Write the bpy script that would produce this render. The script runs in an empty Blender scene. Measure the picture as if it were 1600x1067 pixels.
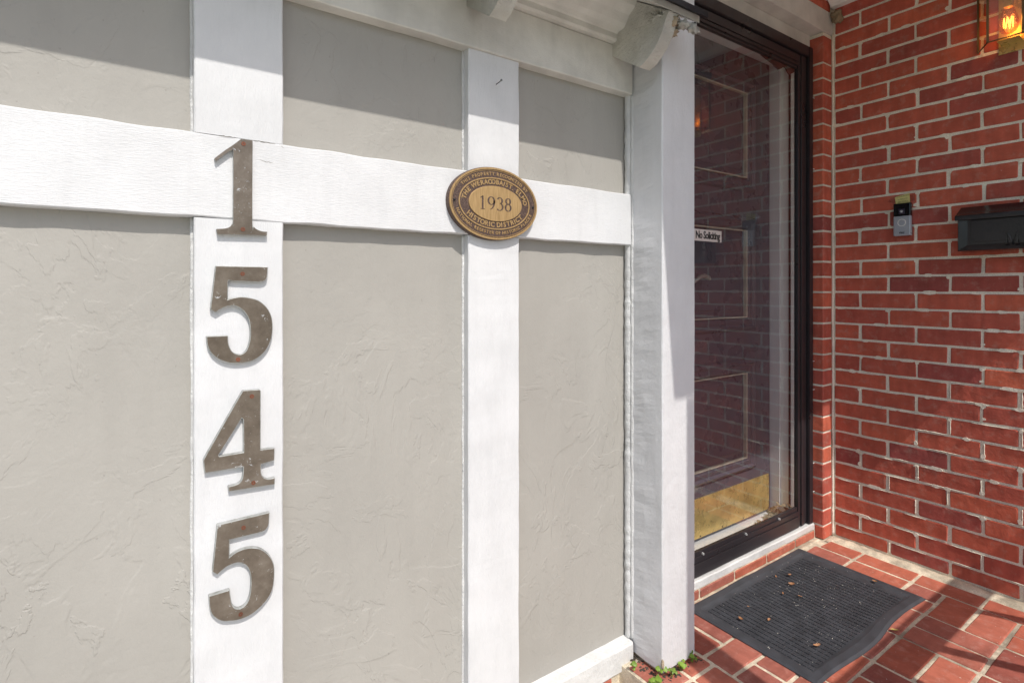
import bpy, bmesh, math, random
from mathutils import Vector, Matrix, noise

random.seed(7)
scene = bpy.context.scene
col = scene.collection
R = math.radians

# ------------------------------------------------------------------ camera
EYE = 1.05
cam_d = bpy.data.cameras.new('camera')
cam = bpy.data.objects.new('camera', cam_d)
col.objects.link(cam)
cam.location = (0, 0, EYE)
cam.rotation_euler = (R(90), 0, -(R(90) - math.atan2(1210, 838)))
cam_d.sensor_width = 36
cam_d.lens = 838 / 1600 * 36
cam_d.shift_y = -83.5 / 1600
cam_d.clip_start = 0.02
cam_d.clip_end = 2000
scene.camera = cam

# ------------------------------------------------------------------ light
SUN = Vector((0.125, 1.0, -1.29)).normalized()
w = bpy.data.worlds.new('World'); scene.world = w; w.use_nodes = True
nt = w.node_tree; nt.nodes.clear()
sky = nt.nodes.new('ShaderNodeTexSky'); sky.sky_type = 'NISHITA'; sky.sun_disc = False
sky.sun_elevation = math.asin(-SUN.z)
sky.sun_rotation = math.atan2(-SUN.x, -SUN.y) % (2 * math.pi)
sky.dust_density = 2.0; sky.air_density = 1.0
bg = nt.nodes.new('ShaderNodeBackground'); bg.inputs[1].default_value = 0.14
wo = nt.nodes.new('ShaderNodeOutputWorld')
nt.links.new(sky.outputs[0], bg.inputs[0]); nt.links.new(bg.outputs[0], wo.inputs[0])
sd = bpy.data.lights.new('sun', 'SUN'); sd.energy = 3.3; sd.angle = R(0.53); sd.color = (1.0, 0.96, 0.90)
so = bpy.data.objects.new('sun', sd); col.objects.link(so)
so.rotation_euler = SUN.to_track_quat('-Z', 'Y').to_euler()
so.location = (0, -6, 8)
vs = scene.view_settings
vs.view_transform = 'Standard'; vs.look = 'None'; vs.gamma = 1; vs.use_curve_mapping = False
vs.exposure = 0.25
scene.render.engine = 'CYCLES'
scene.cycles.max_bounces = 10
scene.cycles.diffuse_bounces = 6
scene.cycles.glossy_bounces = 5
scene.cycles.transparent_max_bounces = 12

# ------------------------------------------------------------------ material helpers
class NB:
    def __init__(s, name):
        s.m = bpy.data.materials.new(name); s.m.use_nodes = True
        s.t = s.m.node_tree; s.t.nodes.clear()
        s.out = s.n('ShaderNodeOutputMaterial')
    def n(s, typ, **kw):
        nd = s.t.nodes.new(typ)
        for k, v in kw.items(): setattr(nd, k, v)
        return nd
    def l(s, a, b): s.t.links.new(a, b)
    def coord(s, offset_random=False, scale=(1, 1, 1)):
        tc = s.n('ShaderNodeTexCoord'); mp = s.n('ShaderNodeMapping')
        mp.inputs['Scale'].default_value = scale
        s.l(tc.outputs['Object'], mp.inputs[0])
        if offset_random:
            oi = s.n('ShaderNodeObjectInfo')
            mm = s.n('ShaderNodeVectorMath', operation='SCALE')
            cb = s.n('ShaderNodeCombineXYZ')
            s.l(oi.outputs['Random'], cb.inputs[0]); s.l(oi.outputs['Random'], cb.inputs[2])
            s.l(cb.outputs[0], mm.inputs[0]); mm.inputs['Scale'].default_value = 57.0
            s.l(mm.outputs[0], mp.inputs['Location'])
        return mp.outputs[0]
    def noise(s, vec, scale, detail=4, rough=0.55, dist=0.0):
        x = s.n('ShaderNodeTexNoise')
        x.inputs['Scale'].default_value = scale; x.inputs['Detail'].default_value = detail
        x.inputs['Roughness'].default_value = rough; x.inputs['Distortion'].default_value = dist
        s.l(vec, x.inputs['Vector']); return x.outputs['Fac']
    def ramp(s, fac, stops, interp='LINEAR'):
        r = s.n('ShaderNodeValToRGB'); r.color_ramp.interpolation = interp
        e = r.color_ramp.elements
        while len(e) < len(stops): e.new(0.5)
        for i, (p, c) in enumerate(stops):
            e[i].position = p
            e[i].color = (c, c, c, 1) if isinstance(c, (int, float)) else (*c, 1)
        s.l(fac, r.inputs[0]); return r.outputs[0]
    def math(s, op, a, b=None, c=None):
        m = s.n('ShaderNodeMath', operation=op)
        for i, v in enumerate((a, b, c)):
            if v is None: continue
            if isinstance(v, (int, float)): m.inputs[i].default_value = v
            else: s.l(v, m.inputs[i])
        return m.outputs[0]
    def mix(s, fac, a, b, blend='MIX'):
        m = s.n('ShaderNodeMix', data_type='RGBA', blend_type=blend)
        for i, v in ((0, fac), (6, a), (7, b)):
            if isinstance(v, (int, float)): m.inputs[i].default_value = v
            elif isinstance(v, tuple): m.inputs[i].default_value = (*v, 1)
            else: s.l(v, m.inputs[i])
        return m.outputs[2]
    def bump(s, h, dist, strength=1.0, normal=None):
        b = s.n('ShaderNodeBump'); b.inputs['Distance'].default_value = dist
        b.inputs['Strength'].default_value = strength
        s.l(h, b.inputs['Height'])
        if normal is not None: s.l(normal, b.inputs['Normal'])
        return b.outputs[0]
    def finish(s, color, rough=0.6, normal=None, metal=0.0, spec=0.5, coat=0.0):
        p = s.n('ShaderNodeBsdfPrincipled')
        for nm, v in (('Base Color', color), ('Roughness', rough), ('Metallic', metal),
                      ('Specular IOR Level', spec), ('Coat Weight', coat)):
            if isinstance(v, tuple): p.inputs[nm].default_value = (*v, 1)
            elif isinstance(v, (int, float)): p.inputs[nm].default_value = v
            else: s.l(v, p.inputs[nm])
        if normal is not None: s.l(normal, p.inputs['Normal'])
        s.l(p.outputs[0], s.out.inputs[0]); return s.m

def paint(name, base, grain_scale, rough=0.5, dirt=0.06, grain=0.0006, lump=0.0008, cracks=False):
    b = NB(name); v = b.coord(); vg = b.coord(scale=grain_scale)
    n1 = b.noise(v, 9, 5); n2 = b.noise(v, 90, 5, 0.7)
    d = b.ramp(n1, [(0.35, 1 - dirt), (0.62, 1.0)])
    c = b.mix(1.0, base, d, 'MULTIPLY')
    spk = b.ramp(b.noise(v, 230, 3, 0.6), [(0.70, 1.0), (0.76, 0.55)])
    msk = b.ramp(b.noise(v, 6, 3), [(0.50, 0.0), (0.62, 1.0)])
    c = b.mix(b.math('MULTIPLY', msk, 0.5), c, b.mix(1.0, c, spk, 'MULTIPLY'))
    g = b.noise(vg, 60, 6, 0.65)
    chip = b.ramp(b.noise(v, 48, 5, 0.8, 0.4), [(0.745, 0.0), (0.755, 0.75)])
    c = b.mix(chip, c, (0.40, 0.38, 0.33))
    stain = b.ramp(b.noise(b.coord(scale=(6, 6, .9)), 4.0, 5, 0.7), [(0.33, 0.955), (0.50, 1.0)])
    c = b.mix(1.0, c, stain, 'MULTIPLY')
    nrm = b.bump(g, grain)
    nrm = b.bump(b.noise(v, 22, 4, 0.6), lump, 1.0, nrm)
    if cracks:
        vc = b.coord(scale=(grain_scale[0] * .35 + .1, grain_scale[1], grain_scale[2] * .35 + .1))
        cr = b.noise(vc, 26, 6, 0.7, 0.6)
        line = b.ramp(b.math('ABSOLUTE', b.math('SUBTRACT', cr, 0.5)), [(0.0, 0.0), (0.012, 1.0)])
        m2 = b.ramp(b.noise(v, 14, 2), [(0.60, 1.0), (0.66, 0.0)])
        ln = b.math('MAXIMUM', line, m2)
        nrm = b.bump(ln, 0.0006, 0.8, nrm)
    return b.finish(c, rough, nrm, spec=0.4)

def stucco(name):
    b = NB(name); v = b.coord(scale=(1, 1, 0.8))
    n = b.noise(v, 4.2, 5, 0.55, 1.1)
    n2 = b.noise(v, 7.5, 5, 0.6, 0.7)
    def step(x, t, wd=0.010): return b.ramp(x, [(t - wd, 0.0), (t + wd, 1.0)])
    tot = b.math('ADD', step(n, 0.47), step(n, 0.60, 0.008))
    tot = b.math('ADD', tot, step(n2, 0.56))
    msk = b.ramp(b.noise(v, 3.3, 2), [(0.40, 0.15), (0.60, 1.0)])
    h1 = b.math('MULTIPLY', tot, msk)
    nrm = b.bump(h1, 0.0009, 0.8)
    nrm = b.bump(b.noise(v, 28, 5, 0.6), 0.0022, 0.7, nrm)
    nrm = b.bump(b.noise(v, 260, 3, 0.6), 0.0004, 0.6, nrm)
    sp = b.ramp(b.noise(v, 130, 2, 0.5), [(0.20, 0.82), (0.27, 1.0)])
    c = b.ramp(b.noise(v, 3, 4), [(0.3, (0.325, 0.309, 0.280)), (0.7, (0.368, 0.350, 0.318))])
    c = b.mix(1.0, c, sp, 'MULTIPLY')
    st = b.ramp(b.noise(b.coord(scale=(5, 5, .8)), 3.0, 5, 0.65), [(0.34, 0.965), (0.55, 1.0)])
    c = b.mix(1.0, c, st, 'MULTIPLY')
    ch = b.ramp(b.noise(v, 55, 5, 0.8, 0.5), [(0.735, 0.0), (0.75, 0.6)])
    c = b.mix(ch, c, (0.24, 0.22, 0.18))
    return b.finish(c, 0.6, nrm, spec=0.35)

def brick_mat(name, stops, rough=0.75, white=0.74, grain=0.0016, tint=(0.5, 0.38, 0.30)):
    b = NB(name); v = b.coord(True)
    oi = b.n('ShaderNodeObjectInfo')
    base = b.ramp(oi.outputs['Random'], stops)
    mot = b.ramp(b.noise(v, 17, 6, 0.7), [(0.25, 0.72), (0.75, 1.15)])
    mot = b.mix(1.0, mot, b.ramp(b.noise(b.coord(), 4.5, 4, 0.6), [(0.3, 0.88), (0.7, 1.08)]), 'MULTIPLY')
    c = b.mix(1.0, base, mot, 'MULTIPLY')
    vs_ = b.coord(True, (38, 38, 3))
    c = b.mix(1.0, c, b.ramp(b.noise(vs_, 1.0, 3), [(0.35, 0.88), (0.65, 1.06)]), 'MULTIPLY')
    dust = b.ramp(b.noise(v, 30, 6, 0.7), [(0.52, 0.0), (0.80, 0.45)])
    c = b.mix(dust, c, tint)
    fl = b.ramp(b.noise(v, 105, 3, 0.55), [(white, 0.0), (white + 0.02, 0.8)])
    c = b.mix(fl, c, (0.62, 0.56, 0.48))
    nrm = b.bump(b.noise(v, 180, 4, 0.7), 0.0007)
    nrm = b.bump(b.noise(v, 24, 5, 0.6), grain * 2.2, 1.0, nrm)
    nrm = b.bump(b.noise(vs_, 0.7, 2), grain * .7, 0.8, nrm)
    return b.finish(c, rough, nrm, spec=0.3)

def mortar_mat(name, base, dark=0.75):
    b = NB(name); v = b.coord()
    c = b.mix(1.0, base, b.ramp(b.noise(v, 14, 5, 0.7), [(0.3, dark), (0.7, 1.08)]), 'MULTIPLY')
    c = b.mix(1.0, c, b.ramp(b.noise(v, 5, 4, 0.7), [(0.36, min(1, dark * 1.05)), (0.52, 1.0)]), 'MULTIPLY')
    sand = b.ramp(b.noise(v, 420, 2), [(0.35, 0.8), (0.6, 1.05)])
    c = b.mix(1.0, c, sand, 'MULTIPLY')
    nrm = b.bump(b.noise(v, 300, 4, 0.7), 0.0010)
    nrm = b.bump(b.noise(v, 40, 4, 0.6), 0.0040, 1.0, nrm)
    return b.finish(c, 0.9, nrm, spec=0.2)

def simple(name, base, rough=0.5, metal=0.0, bump=0.0, bscale=80, var=0.15, coat=0.0, spec=0.5, vscale=20):
    b = NB(name); v = b.coord()
    c = b.mix(1.0, base, b.ramp(b.noise(v, vscale, 4), [(0.3, 1 - var), (0.7, 1.0 + var * .3)]), 'MULTIPLY')
    nrm = b.bump(b.noise(v, bscale, 4), bump) if bump else None
    rg = b.ramp(b.noise(v, vscale * 2, 3), [(0.3, max(0, rough - .08)), (0.7, min(1, rough + .08))])
    return b.finish(c, rg, nrm, metal, spec, coat)

WH = (0.65, 0.65, 0.655)
M = {}
M['white_h'] = paint('white_paint_horizontal_grain', WH, (1, 1, 10), dirt=0.07, grain=0.0010)
M['white_v'] = paint('white_paint_vertical_grain', WH, (8, 8, 1), dirt=0.08, grain=0.0009, lump=0.0010)
M['white_rough'] = paint('rough_old_white_paint', (0.68, 0.675, 0.66), (3, 3, 1), 0.4, 0.14, 0.0016, 0.0045)
M['white_frieze'] = paint('weathered_white_paint', (0.66, 0.64, 0.59), (1.5, 2, 8), 0.55, 0.20, 0.0010, 0.0016)
M['white_tail'] = paint('thick_brushed_white_paint', (0.64, 0.62, 0.56), (2, 3, 3), 0.5, 0.30, 0.006, 0.010)
M['caulk'] = paint('lumpy_caulk_paint', (0.64, 0.64, 0.63), (3, 3, 3), 0.35, 0.2, 0.002, 0.007)
M['post'] = paint('post_white_paint', (0.65, 0.65, 0.66), (9, 9, 1), 0.42, 0.06, 0.0010, 0.0028)
M['stucco'] = stucco('greige_trowelled_stucco')
M['brick'] = brick_mat('red_wall_brick', [(0.0, (0.30, 0.074, 0.066)), (0.10, (0.44, 0.100, 0.070)), (0.35, (0.52, 0.118, 0.074)),
                       (0.6, (0.55, 0.126, 0.076)), (0.85, (0.61, 0.146, 0.080)), (0.93, (0.48, 0.106, 0.072)), (1.0, (0.36, 0.086, 0.076))])
M['floor_brick'] = brick_mat('red_paver_brick', [(0.0, (0.26, 0.085, 0.070)), (0.25, (0.42, 0.140, 0.098)), (0.5, (0.50, 0.145, 0.088)),
                       (0.8, (0.40, 0.110, 0.070)), (1.0, (0.24, 0.078, 0.070))], 0.62, 0.70, 0.0012, (0.60, 0.38, 0.32))
M['mortar'] = mortar_mat('tan_mortar', (0.86, 0.80, 0.67), 0.84)
M['floor_mortar'] = mortar_mat('grey_floor_mortar', (0.82, 0.71, 0.54), 0.52)
M['black'] = simple('black_door_enamel', (0.026, 0.022, 0.025), 0.34, var=0.15, vscale=6)
M['maroon'] = simple('dark_maroon_door_paint', (0.080, 0.080, 0.100), 0.30, var=0.1, vscale=6)
M['brass'] = simple('worn_brass', (0.72, 0.53, 0.20), 0.30, 0.55, 0.0006, 60, 0.35)
M['darkmetal'] = simple('dark_drip_metal', (0.03, 0.03, 0.035), 0.35, 0.7, var=0.3)
M['rubber'] = simple('black_rubber', (0.048, 0.050, 0.058), 0.62, bump=0.0004, bscale=200, var=0.35)
M['mailbox'] = simple('black_mailbox_enamel', (0.012, 0.011, 0.013), 0.16, bump=0.0003, bscale=150, var=0.3)
M['silver'] = simple('silver_plastic', (0.42, 0.45, 0.50), 0.35, 0.3, var=0.08)
M['gloss_black'] = simple('gloss_black_plastic', (0.008, 0.008, 0.010), 0.10, var=0.1)
M['lens'] = simple('camera_lens', (0.05, 0.04, 0.06), 0.08, var=0.1)
M['ring'] = simple('pale_button_ring', (0.75, 0.75, 0.72), 0.3, var=0.05)
M['note'] = simple('yellow_note_paper', (0.70, 0.62, 0.24), 0.7, var=0.12)
M['ink'] = simple('black_ink', (0.02, 0.02, 0.02), 0.6, var=0.1)
M['sticker'] = simple('pale_sticker', (0.62, 0.56, 0.53), 0.6, var=0.05)
M['wood_leaf'] = simple('dry_brown_leaf', (0.42, 0.20, 0.09), 0.7, bump=0.0005, bscale=200, var=0.4)
M['pale_leaf'] = simple('pale_yellow_leaf', (0.55, 0.42, 0.12), 0.7, bump=0.0005, bscale=200, var=0.4)
M['speck'] = simple('pale_debris', (0.62, 0.58, 0.50), 0.8, var=0.4)
M['green'] = simple('clover_green', (0.17, 0.27, 0.030), 0.5, bump=0.0004, bscale=100, var=0.4)
M['rust'] = simple('rusty_screw', (0.22, 0.075, 0.04), 0.7, 0.3, 0.0004, 200, 0.4)
M['lanternmetal'] = simple('antique_brass', (0.16, 0.12, 0.06), 0.4, 0.6, var=0.4)
M['bead'] = simple('pale_tan_bead', (0.50, 0.46, 0.38), 0.45, var=0.3)
M['crack'] = simple('crack_grime', (0.20, 0.18, 0.15), 0.9)
M['soil'] = simple('dark_soil', (0.07, 0.055, 0.04), 0.95, var=0.5)
M['handle'] = simple('dull_metal', (0.30, 0.28, 0.26), 0.4, 0.4)
M['nail'] = simple('grey_nail', (0.12, 0.12, 0.11), 0.45, 0.8)
M['mud'] = simple('dry_mud', (0.30, 0.23, 0.14), 0.95, bump=0.004, bscale=60, var=0.4)
M['wood'] = simple('rotten_wood', (0.42, 0.34, 0.24), 0.9, bump=0.004, bscale=90, var=0.5)
M['shingle'] = simple('grey_asphalt_shingle', (0.07, 0.065, 0.06), 0.95, bump=0.001, bscale=400, var=0.4)
M['ceiling'] = paint('ceiling_paint', (0.82, 0.81, 0.77), (1, 8, 1), 0.6, 0.08)
M['concrete'] = simple('walk_concrete', (0.60, 0.57, 0.51), 0.9, bump=0.001, bscale=90, var=0.25)
M['grass'] = simple('lawn_grass', (0.07, 0.12, 0.035), 0.9, bump=0.03, bscale=40, var=0.5)
M['hedge'] = simple('hedge_leaf', (0.05, 0.09, 0.025), 0.6, var=0.5)
M['terracotta'] = simple('terracotta', (0.40, 0.17, 0.09), 0.8, var=0.3)

# bronze digits
b = NB('weathered_bronze'); v = b.coord()
c = b.ramp(b.noise(v, 26, 6, 0.7), [(0.3, (0.100, 0.078, 0.058)), (0.5, (0.148, 0.119, 0.092)), (0.75, (0.22, 0.185, 0.150))])
c = b.mix(b.ramp(b.noise(v, 150, 4, 0.7), [(0.66, 0.0), (0.74, 0.75)]), c, (0.52, 0.50, 0.47))
c = b.mix(b.ramp(b.noise(v, 60, 5, 0.8, 1.0), [(0.635, 0.0), (0.67, 0.8)]), c, (0.60, 0.61, 0.62))
M['bronze'] = b.finish(c, 0.34, b.bump(b.noise(v, 150, 4), 0.0004), 0.35)
b = NB('grey_bronze_edge'); v = b.coord()
c = b.ramp(b.noise(v, 60, 6, 0.7), [(0.3, (0.20, 0.20, 0.18)), (0.7, (0.44, 0.45, 0.44))])
M['bronze_edge'] = b.finish(c, 0.5, None, 0.2)
# plaque
b = NB('brushed_gold_bronze'); v = b.coord(scale=(1, 1, 1)); vb = b.coord(scale=(12, 12, 1))
c = b.ramp(b.noise(vb, 30, 4), [(0.3, (0.36, 0.225, 0.095)), (0.7, (0.52, 0.34, 0.155))])
M['gold'] = b.finish(c, 0.42, b.bump(b.noise(vb, 40, 3), 0.0002), 0.45)
b = NB('dark_leather_bronze'); v = b.coord()
c = b.ramp(b.noise(v, 450, 3), [(0.4, (0.060, 0.036, 0.030)), (0.7, (0.16, 0.105, 0.080))])
M['darkbronze'] = b.finish(c, 0.5, b.bump(b.noise(v, 500, 3), 0.0012), 0.3)
# glass
def glass(name, extra, tint=(1, 1, 1)):
    b = NB(name)
    tr = b.n('ShaderNodeBsdfTransparent'); tr.inputs[0].default_value = (*tint, 1)
    gl = b.n('ShaderNodeBsdfGlossy'); gl.inputs['Roughness'].default_value = 0.0
    ge = b.n('ShaderNodeNewGeometry'); dp = b.n('ShaderNodeVectorMath', operation='DOT_PRODUCT')
    b.l(ge.outputs['Normal'], dp.inputs[0]); b.l(ge.outputs['Incoming'], dp.inputs[1])
    inv = b.math('SUBTRACT', 1.0, b.math('ABSOLUTE', dp.outputs['Value']))
    f = b.math('ADD', b.math('MULTIPLY', b.math('POWER', inv, 5.0), 0.85), extra + 0.06)
    mx = b.n('ShaderNodeMixShader'); b.l(f, mx.inputs[0]); b.l(tr.outputs[0], mx.inputs[1]); b.l(gl.outputs[0], mx.inputs[2])
    b.l(mx.outputs[0], b.out.inputs[0]); return b.m
M['glass'] = glass('storm_door_glass', 0.10)
M['amber'] = glass('lantern_glass', 0.14, (0.92, 0.80, 0.66))
M['bulb'] = glass('bulb_glass', 0.12, (0.95, 0.66, 0.36))
b = NB('glowing_filament'); e = b.n('ShaderNodeEmission'); e.inputs[0].default_value = (1, 0.50, 0.13, 1); e.inputs[1].default_value = 9
b.l(e.outputs[0], b.out.inputs[0]); M['filament'] = b.m

# ------------------------------------------------------------------ object helpers
def link(o, parent=None):
    col.objects.link(o)
    if parent is not None:
        o.parent = parent
        o.matrix_parent_inverse = world_inv(parent)
    return o
WM = {}
def world_inv(p):
    return WM.get(p.name, Matrix.Identity(4)).inverted()
def tag(o, label=None, cat=None, group=None, kind=None):
    if label: o['label'] = label
    if cat: o['category'] = cat
    if group: o['group'] = group
    if kind: o['kind'] = kind
    return o
def thing(name, loc, label, cat, group=None):
    o = bpy.data.objects.new(name, None); o.empty_display_size = 0.05
    col.objects.link(o); o.location = loc
    WM[o.name] = Matrix.Translation(loc)
    return tag(o, label, cat, group)
def mesh_from(name, verts, faces, mats, smooth=False, midx=None):
    me = bpy.data.meshes.new(name); me.from_pydata([tuple(v) for v in verts], [], faces)
    for m in (mats if isinstance(mats, (list, tuple)) else [mats]): me.materials.append(m)
    if midx:
        for p, i in zip(me.polygons, midx): p.material_index = i
    if smooth:
        for p in me.polygons: p.use_smooth = True
    me.update(); return me
def obj(name, me, parent=None, loc=None, rot=None):
    o = bpy.data.objects.new(name, me); link(o, parent)
    if loc is not None: o.location = loc
    if rot is not None: o.rotation_euler = rot
    return o
def bm_obj(name, bm, mats, parent=None, smooth=False):
    bmesh.ops.recalc_face_normals(bm, faces=bm.faces)
    me = bpy.data.meshes.new(name); bm.to_mesh(me); bm.free()
    for m in (mats if isinstance(mats, (list, tuple)) else [mats]): me.materials.append(m)
    if smooth:
        for p in me.polygons: p.use_smooth = True
    return obj(name, me, parent)
def add_box(bm, x0, x1, y0, y1, z0, z1, mi=0):
    vs_ = [bm.verts.new(p) for p in ((x0, y0, z0), (x1, y0, z0), (x1, y1, z0), (x0, y1, z0),
                                     (x0, y0, z1), (x1, y0, z1), (x1, y1, z1), (x0, y1, z1))]
    for f in ((0, 1, 2, 3), (4, 5, 6, 7), (0, 1, 5, 4), (1, 2, 6, 5), (2, 3, 7, 6), (3, 0, 4, 7)):
        fc = bm.faces.new([vs_[i] for i in f]); fc.material_index = mi
    return vs_
def box(name, x0, x1, y0, y1, z0, z1, mat, parent=None, bev=0.0):
    bm = bmesh.new(); add_box(bm, x0, x1, y0, y1, z0, z1)
    if bev:
        bmesh.ops.bevel(bm, geom=bm.edges[:], offset=bev, segments=2, affect='EDGES', profile=0.6)
    return bm_obj(name, bm, mat, parent)
def board(name, x0, x1, y0, y1, z0, z1, mat, parent=None, ch=0.0022, amp=0.0009, step=0.02, freq=16, flat=None):
    """a plank with eased, slightly wavering edges; long axis found from the size"""
    d = (x1 - x0, y1 - y0, z1 - z0); ax = d.index(max(d)); o1, o2 = [i for i in range(3) if i != ax]
    lo = (x0, y0, z0); hi = (x1, y1, z1)
    n = max(2, int(d[ax] / step)); seed = random.uniform(0, 99)
    ring = []
    a0, a1, b0, b1 = lo[o1], hi[o1], lo[o2], hi[o2]
    for (ca, cb, sa, sb) in ((a0, b0, 1, 1), (a1, b0, -1, 1), (a1, b1, -1, -1), (a0, b1, 1, -1)):
        if (sa * sb) > 0: ring += [(ca, cb + sb * ch, ca, cb), (ca + sa * ch, cb, ca, cb)]
        else: ring += [(ca + sa * ch, cb, ca, cb), (ca, cb + sb * ch, ca, cb)]
    verts = []; faces = []
    for i in range(n + 1):
        t = lo[ax] + d[ax] * i / n
        for k, (pa, pb, ca, cb) in enumerate(ring):
            q = k // 2
            na = noise.noise(Vector((t * freq, q * 3.1 + seed, 0.3))) * amp
            nb = noise.noise(Vector((t * freq, q * 3.1 + seed, 7.7))) * amp
            p = [0, 0, 0]; p[ax] = t; p[o1] = pa + na; p[o2] = pb + nb; verts.append(p)
    for i in range(n):
        for k in range(8):
            a = i * 8 + k; b_ = i * 8 + (k + 1) % 8
            faces.append((a, b_, b_ + 8, a + 8))
    faces.append(tuple(range(8))); faces.append(tuple(range(n * 8, n * 8 + 8)))
    bm = bmesh.new(); vv = [bm.verts.new(p) for p in verts]
    for f in faces: bm.faces.new([vv[i] for i in f])
    return bm_obj(name, bm, mat, parent)
def prism_bm(bm, pts, fn, d0, d1, mi_face=0, mi_side=0):
    """pts (a,b) outline; fn(a,b,depth)->xyz; caps at d0 (front) and d1"""
    f = [bm.verts.new(fn(a, b, d0)) for a, b in pts]; r = [bm.verts.new(fn(a, b, d1)) for a, b in pts]
    n = len(pts)
    fa = bm.faces.new(f); fa.material_index = mi_face
    fb = bm.faces.new(list(reversed(r))); fb.material_index = mi_side
    for i in range(n):
        s = bm.faces.new((f[i], f[(i + 1) % n], r[(i + 1) % n], r[i])); s.material_index = mi_side
def FY(a, b, d): return (a, d, b)       # outline in x,z ; depth is y
def FX(a, b, d): return (d, a, b)       # outline in y,z ; depth is x
def prism(name, pts, fn, d0, d1, mats, parent=None, bev=0.0):
    bm = bmesh.new(); prism_bm(bm, pts, fn, d0, d1, 0, 1 if isinstance(mats, (list, tuple)) else 0)
    o = bm_obj(name, bm, mats, parent)
    if bev:
        md = o.modifiers.new('bevel', 'BEVEL'); md.width = bev; md.segments = 2; md.limit_method = 'ANGLE'; md.angle_limit = R(35)
    return o
def ell(cx, cz, a, b_, n=48, t0=0, t1=2 * math.pi, closed=True):
    m = n if closed else n - 1
    return [(cx + a * math.cos(t0 + (t1 - t0) * i / m), cz + b_ * math.sin(t0 + (t1 - t0) * i / m)) for i in range(n)]
def ring_bm(bm, outer, inner, fn, d0, d1, mi=0):
    n = len(outer)
    O0 = [bm.verts.new(fn(a, b, d0)) for a, b in outer]; I0 = [bm.verts.new(fn(a, b, d0)) for a, b in inner]
    O1 = [bm.verts.new(fn(a, b, d1)) for a, b in outer]; I1 = [bm.verts.new(fn(a, b, d1)) for a, b in inner]
    for i in range(n):
        j = (i + 1) % n
        for q in ((O0[i], O0[j], I0[j], I0[i]), (O1[i], I1[i], I1[j], O1[j]), (O0[i], O1[i], O1[j], O0[j]), (I0[i], I0[j], I1[j], I1[i])):
            bm.faces.new(q).material_index = mi
def tube_bm(bm, pts, r, seg=8, mi=0, cap=True):
    rings = []
    for i, p in enumerate(pts):
        p = Vector(p); a = Vector(pts[max(0, i - 1)]); c_ = Vector(pts[min(len(pts) - 1, i + 1)])
        t = (c_ - a).normalized(); u = t.cross(Vector((0.13, 0.31, 0.94))).normalized(); v_ = t.cross(u)
        rr = r[i] if isinstance(r, (list, tuple)) else r
        rings.append([bm.verts.new(p + (u * math.cos(2 * math.pi * k / seg) + v_ * math.sin(2 * math.pi * k / seg)) * rr) for k in range(seg)])
    for i in range(len(rings) - 1):
        for k in range(seg):
            bm.faces.new((rings[i][k], rings[i][(k + 1) % seg], rings[i + 1][(k + 1) % seg], rings[i + 1][k])).material_index = mi
    if cap:
        bm.faces.new(rings[0]).material_index = mi; bm.faces.new(list(reversed(rings[-1]))).material_index = mi
def lump(name, c_, r, mat, parent=None, seed=0, sub=3, amp=0.35, freq=1.6):
    bm = bmesh.new(); bmesh.ops.create_icosphere(bm, subdivisions=sub, radius=1)
    for v_ in bm.verts:
        n_ = noise.noise(v_.co * freq + Vector((seed, 0, 0))) + .5 * noise.noise(v_.co * freq * 2.7 + Vector((0, seed, 0)))
        k = 1 + amp * n_
        v_.co = Vector((c_[0] + v_.co.x * r[0] * k, c_[1] + v_.co.y * r[1] * k, c_[2] + v_.co.z * r[2] * k))
    return bm_obj(name, bm, mat, parent, True)
def text_mesh(s, size, extrude, bold=0.0, align='CENTER', spacing=1.0):
    cu = bpy.data.curves.new('lettering', 'FONT'); cu.body = s; cu.size = size; cu.extrude = extrude
    cu.offset = bold; cu.align_x = align; cu.align_y = 'CENTER'; cu.space_character = spacing; cu.resolution_u = 3
    o = bpy.data.objects.new('lettering', cu); col.objects.link(o)
    dg = bpy.context.evaluated_depsgraph_get(); me = bpy.data.meshes.new_from_object(o.evaluated_get(dg))
    bpy.data.objects.remove(o); bpy.data.curves.remove(cu)
    return me
def cr(pts, sub=4, closed=True):
    """Catmull-Rom; a point given as (x,y,1) is a sharp corner"""
    n = len(pts); out = []
    for i in range(n if closed else n - 1):
        p1 = pts[i]; p2 = pts[(i + 1) % n]
        p0 = p1 if len(p1) > 2 else pts[(i - 1) % n]; p3 = p2 if len(p2) > 2 else pts[(i + 2) % n]
        if len(p1) > 2 and len(p2) > 2: out.append(p1[:2]); continue
        for k in range(sub):
            t = k / sub
            out.append(tuple(0.5 * ((2 * p1[j]) + (-p0[j] + p2[j]) * t + (2 * p0[j] - 5 * p1[j] + 4 * p2[j] - p3[j]) * t * t
                             + (-p0[j] + 3 * p1[j] - 3 * p2[j] + p3[j]) * t ** 3) for j in (0, 1)))
    return out

# ------------------------------------------------------------------ ground
bm = bmesh.new()
S = 400
for f in [((-S, -S), (S, -S), (S, S), (-S, S))]:
    bm.faces.new([bm.verts.new((a, b_, -0.36)) for a, b_ in f])
tag(bm_obj('lawn', bm, M['grass']), kind='structure')
tag(box('walkway', -3.0, 1.05, -5.0, 1.02, -0.356, -0.33, M['concrete'], None, 0.004), kind='structure')
tag(box('bounce_paving', 1.05, 9.0, -9.0, -0.42, -0.356, -0.336, M['concrete'], None, 0.004), kind='structure')  # unseen slab, added to bounce neutral light toward the house

# ------------------------------------------------------------------ half-timbered wall (left)
YF = 1.065      # front plane of the boards
YP = 1.090      # stucco plane
wall = thing('timber_framed_wall', (0, YF, -0.35), 'pale greige stucco wall divided by flat white painted boards, left of the door', 'wall')
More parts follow.
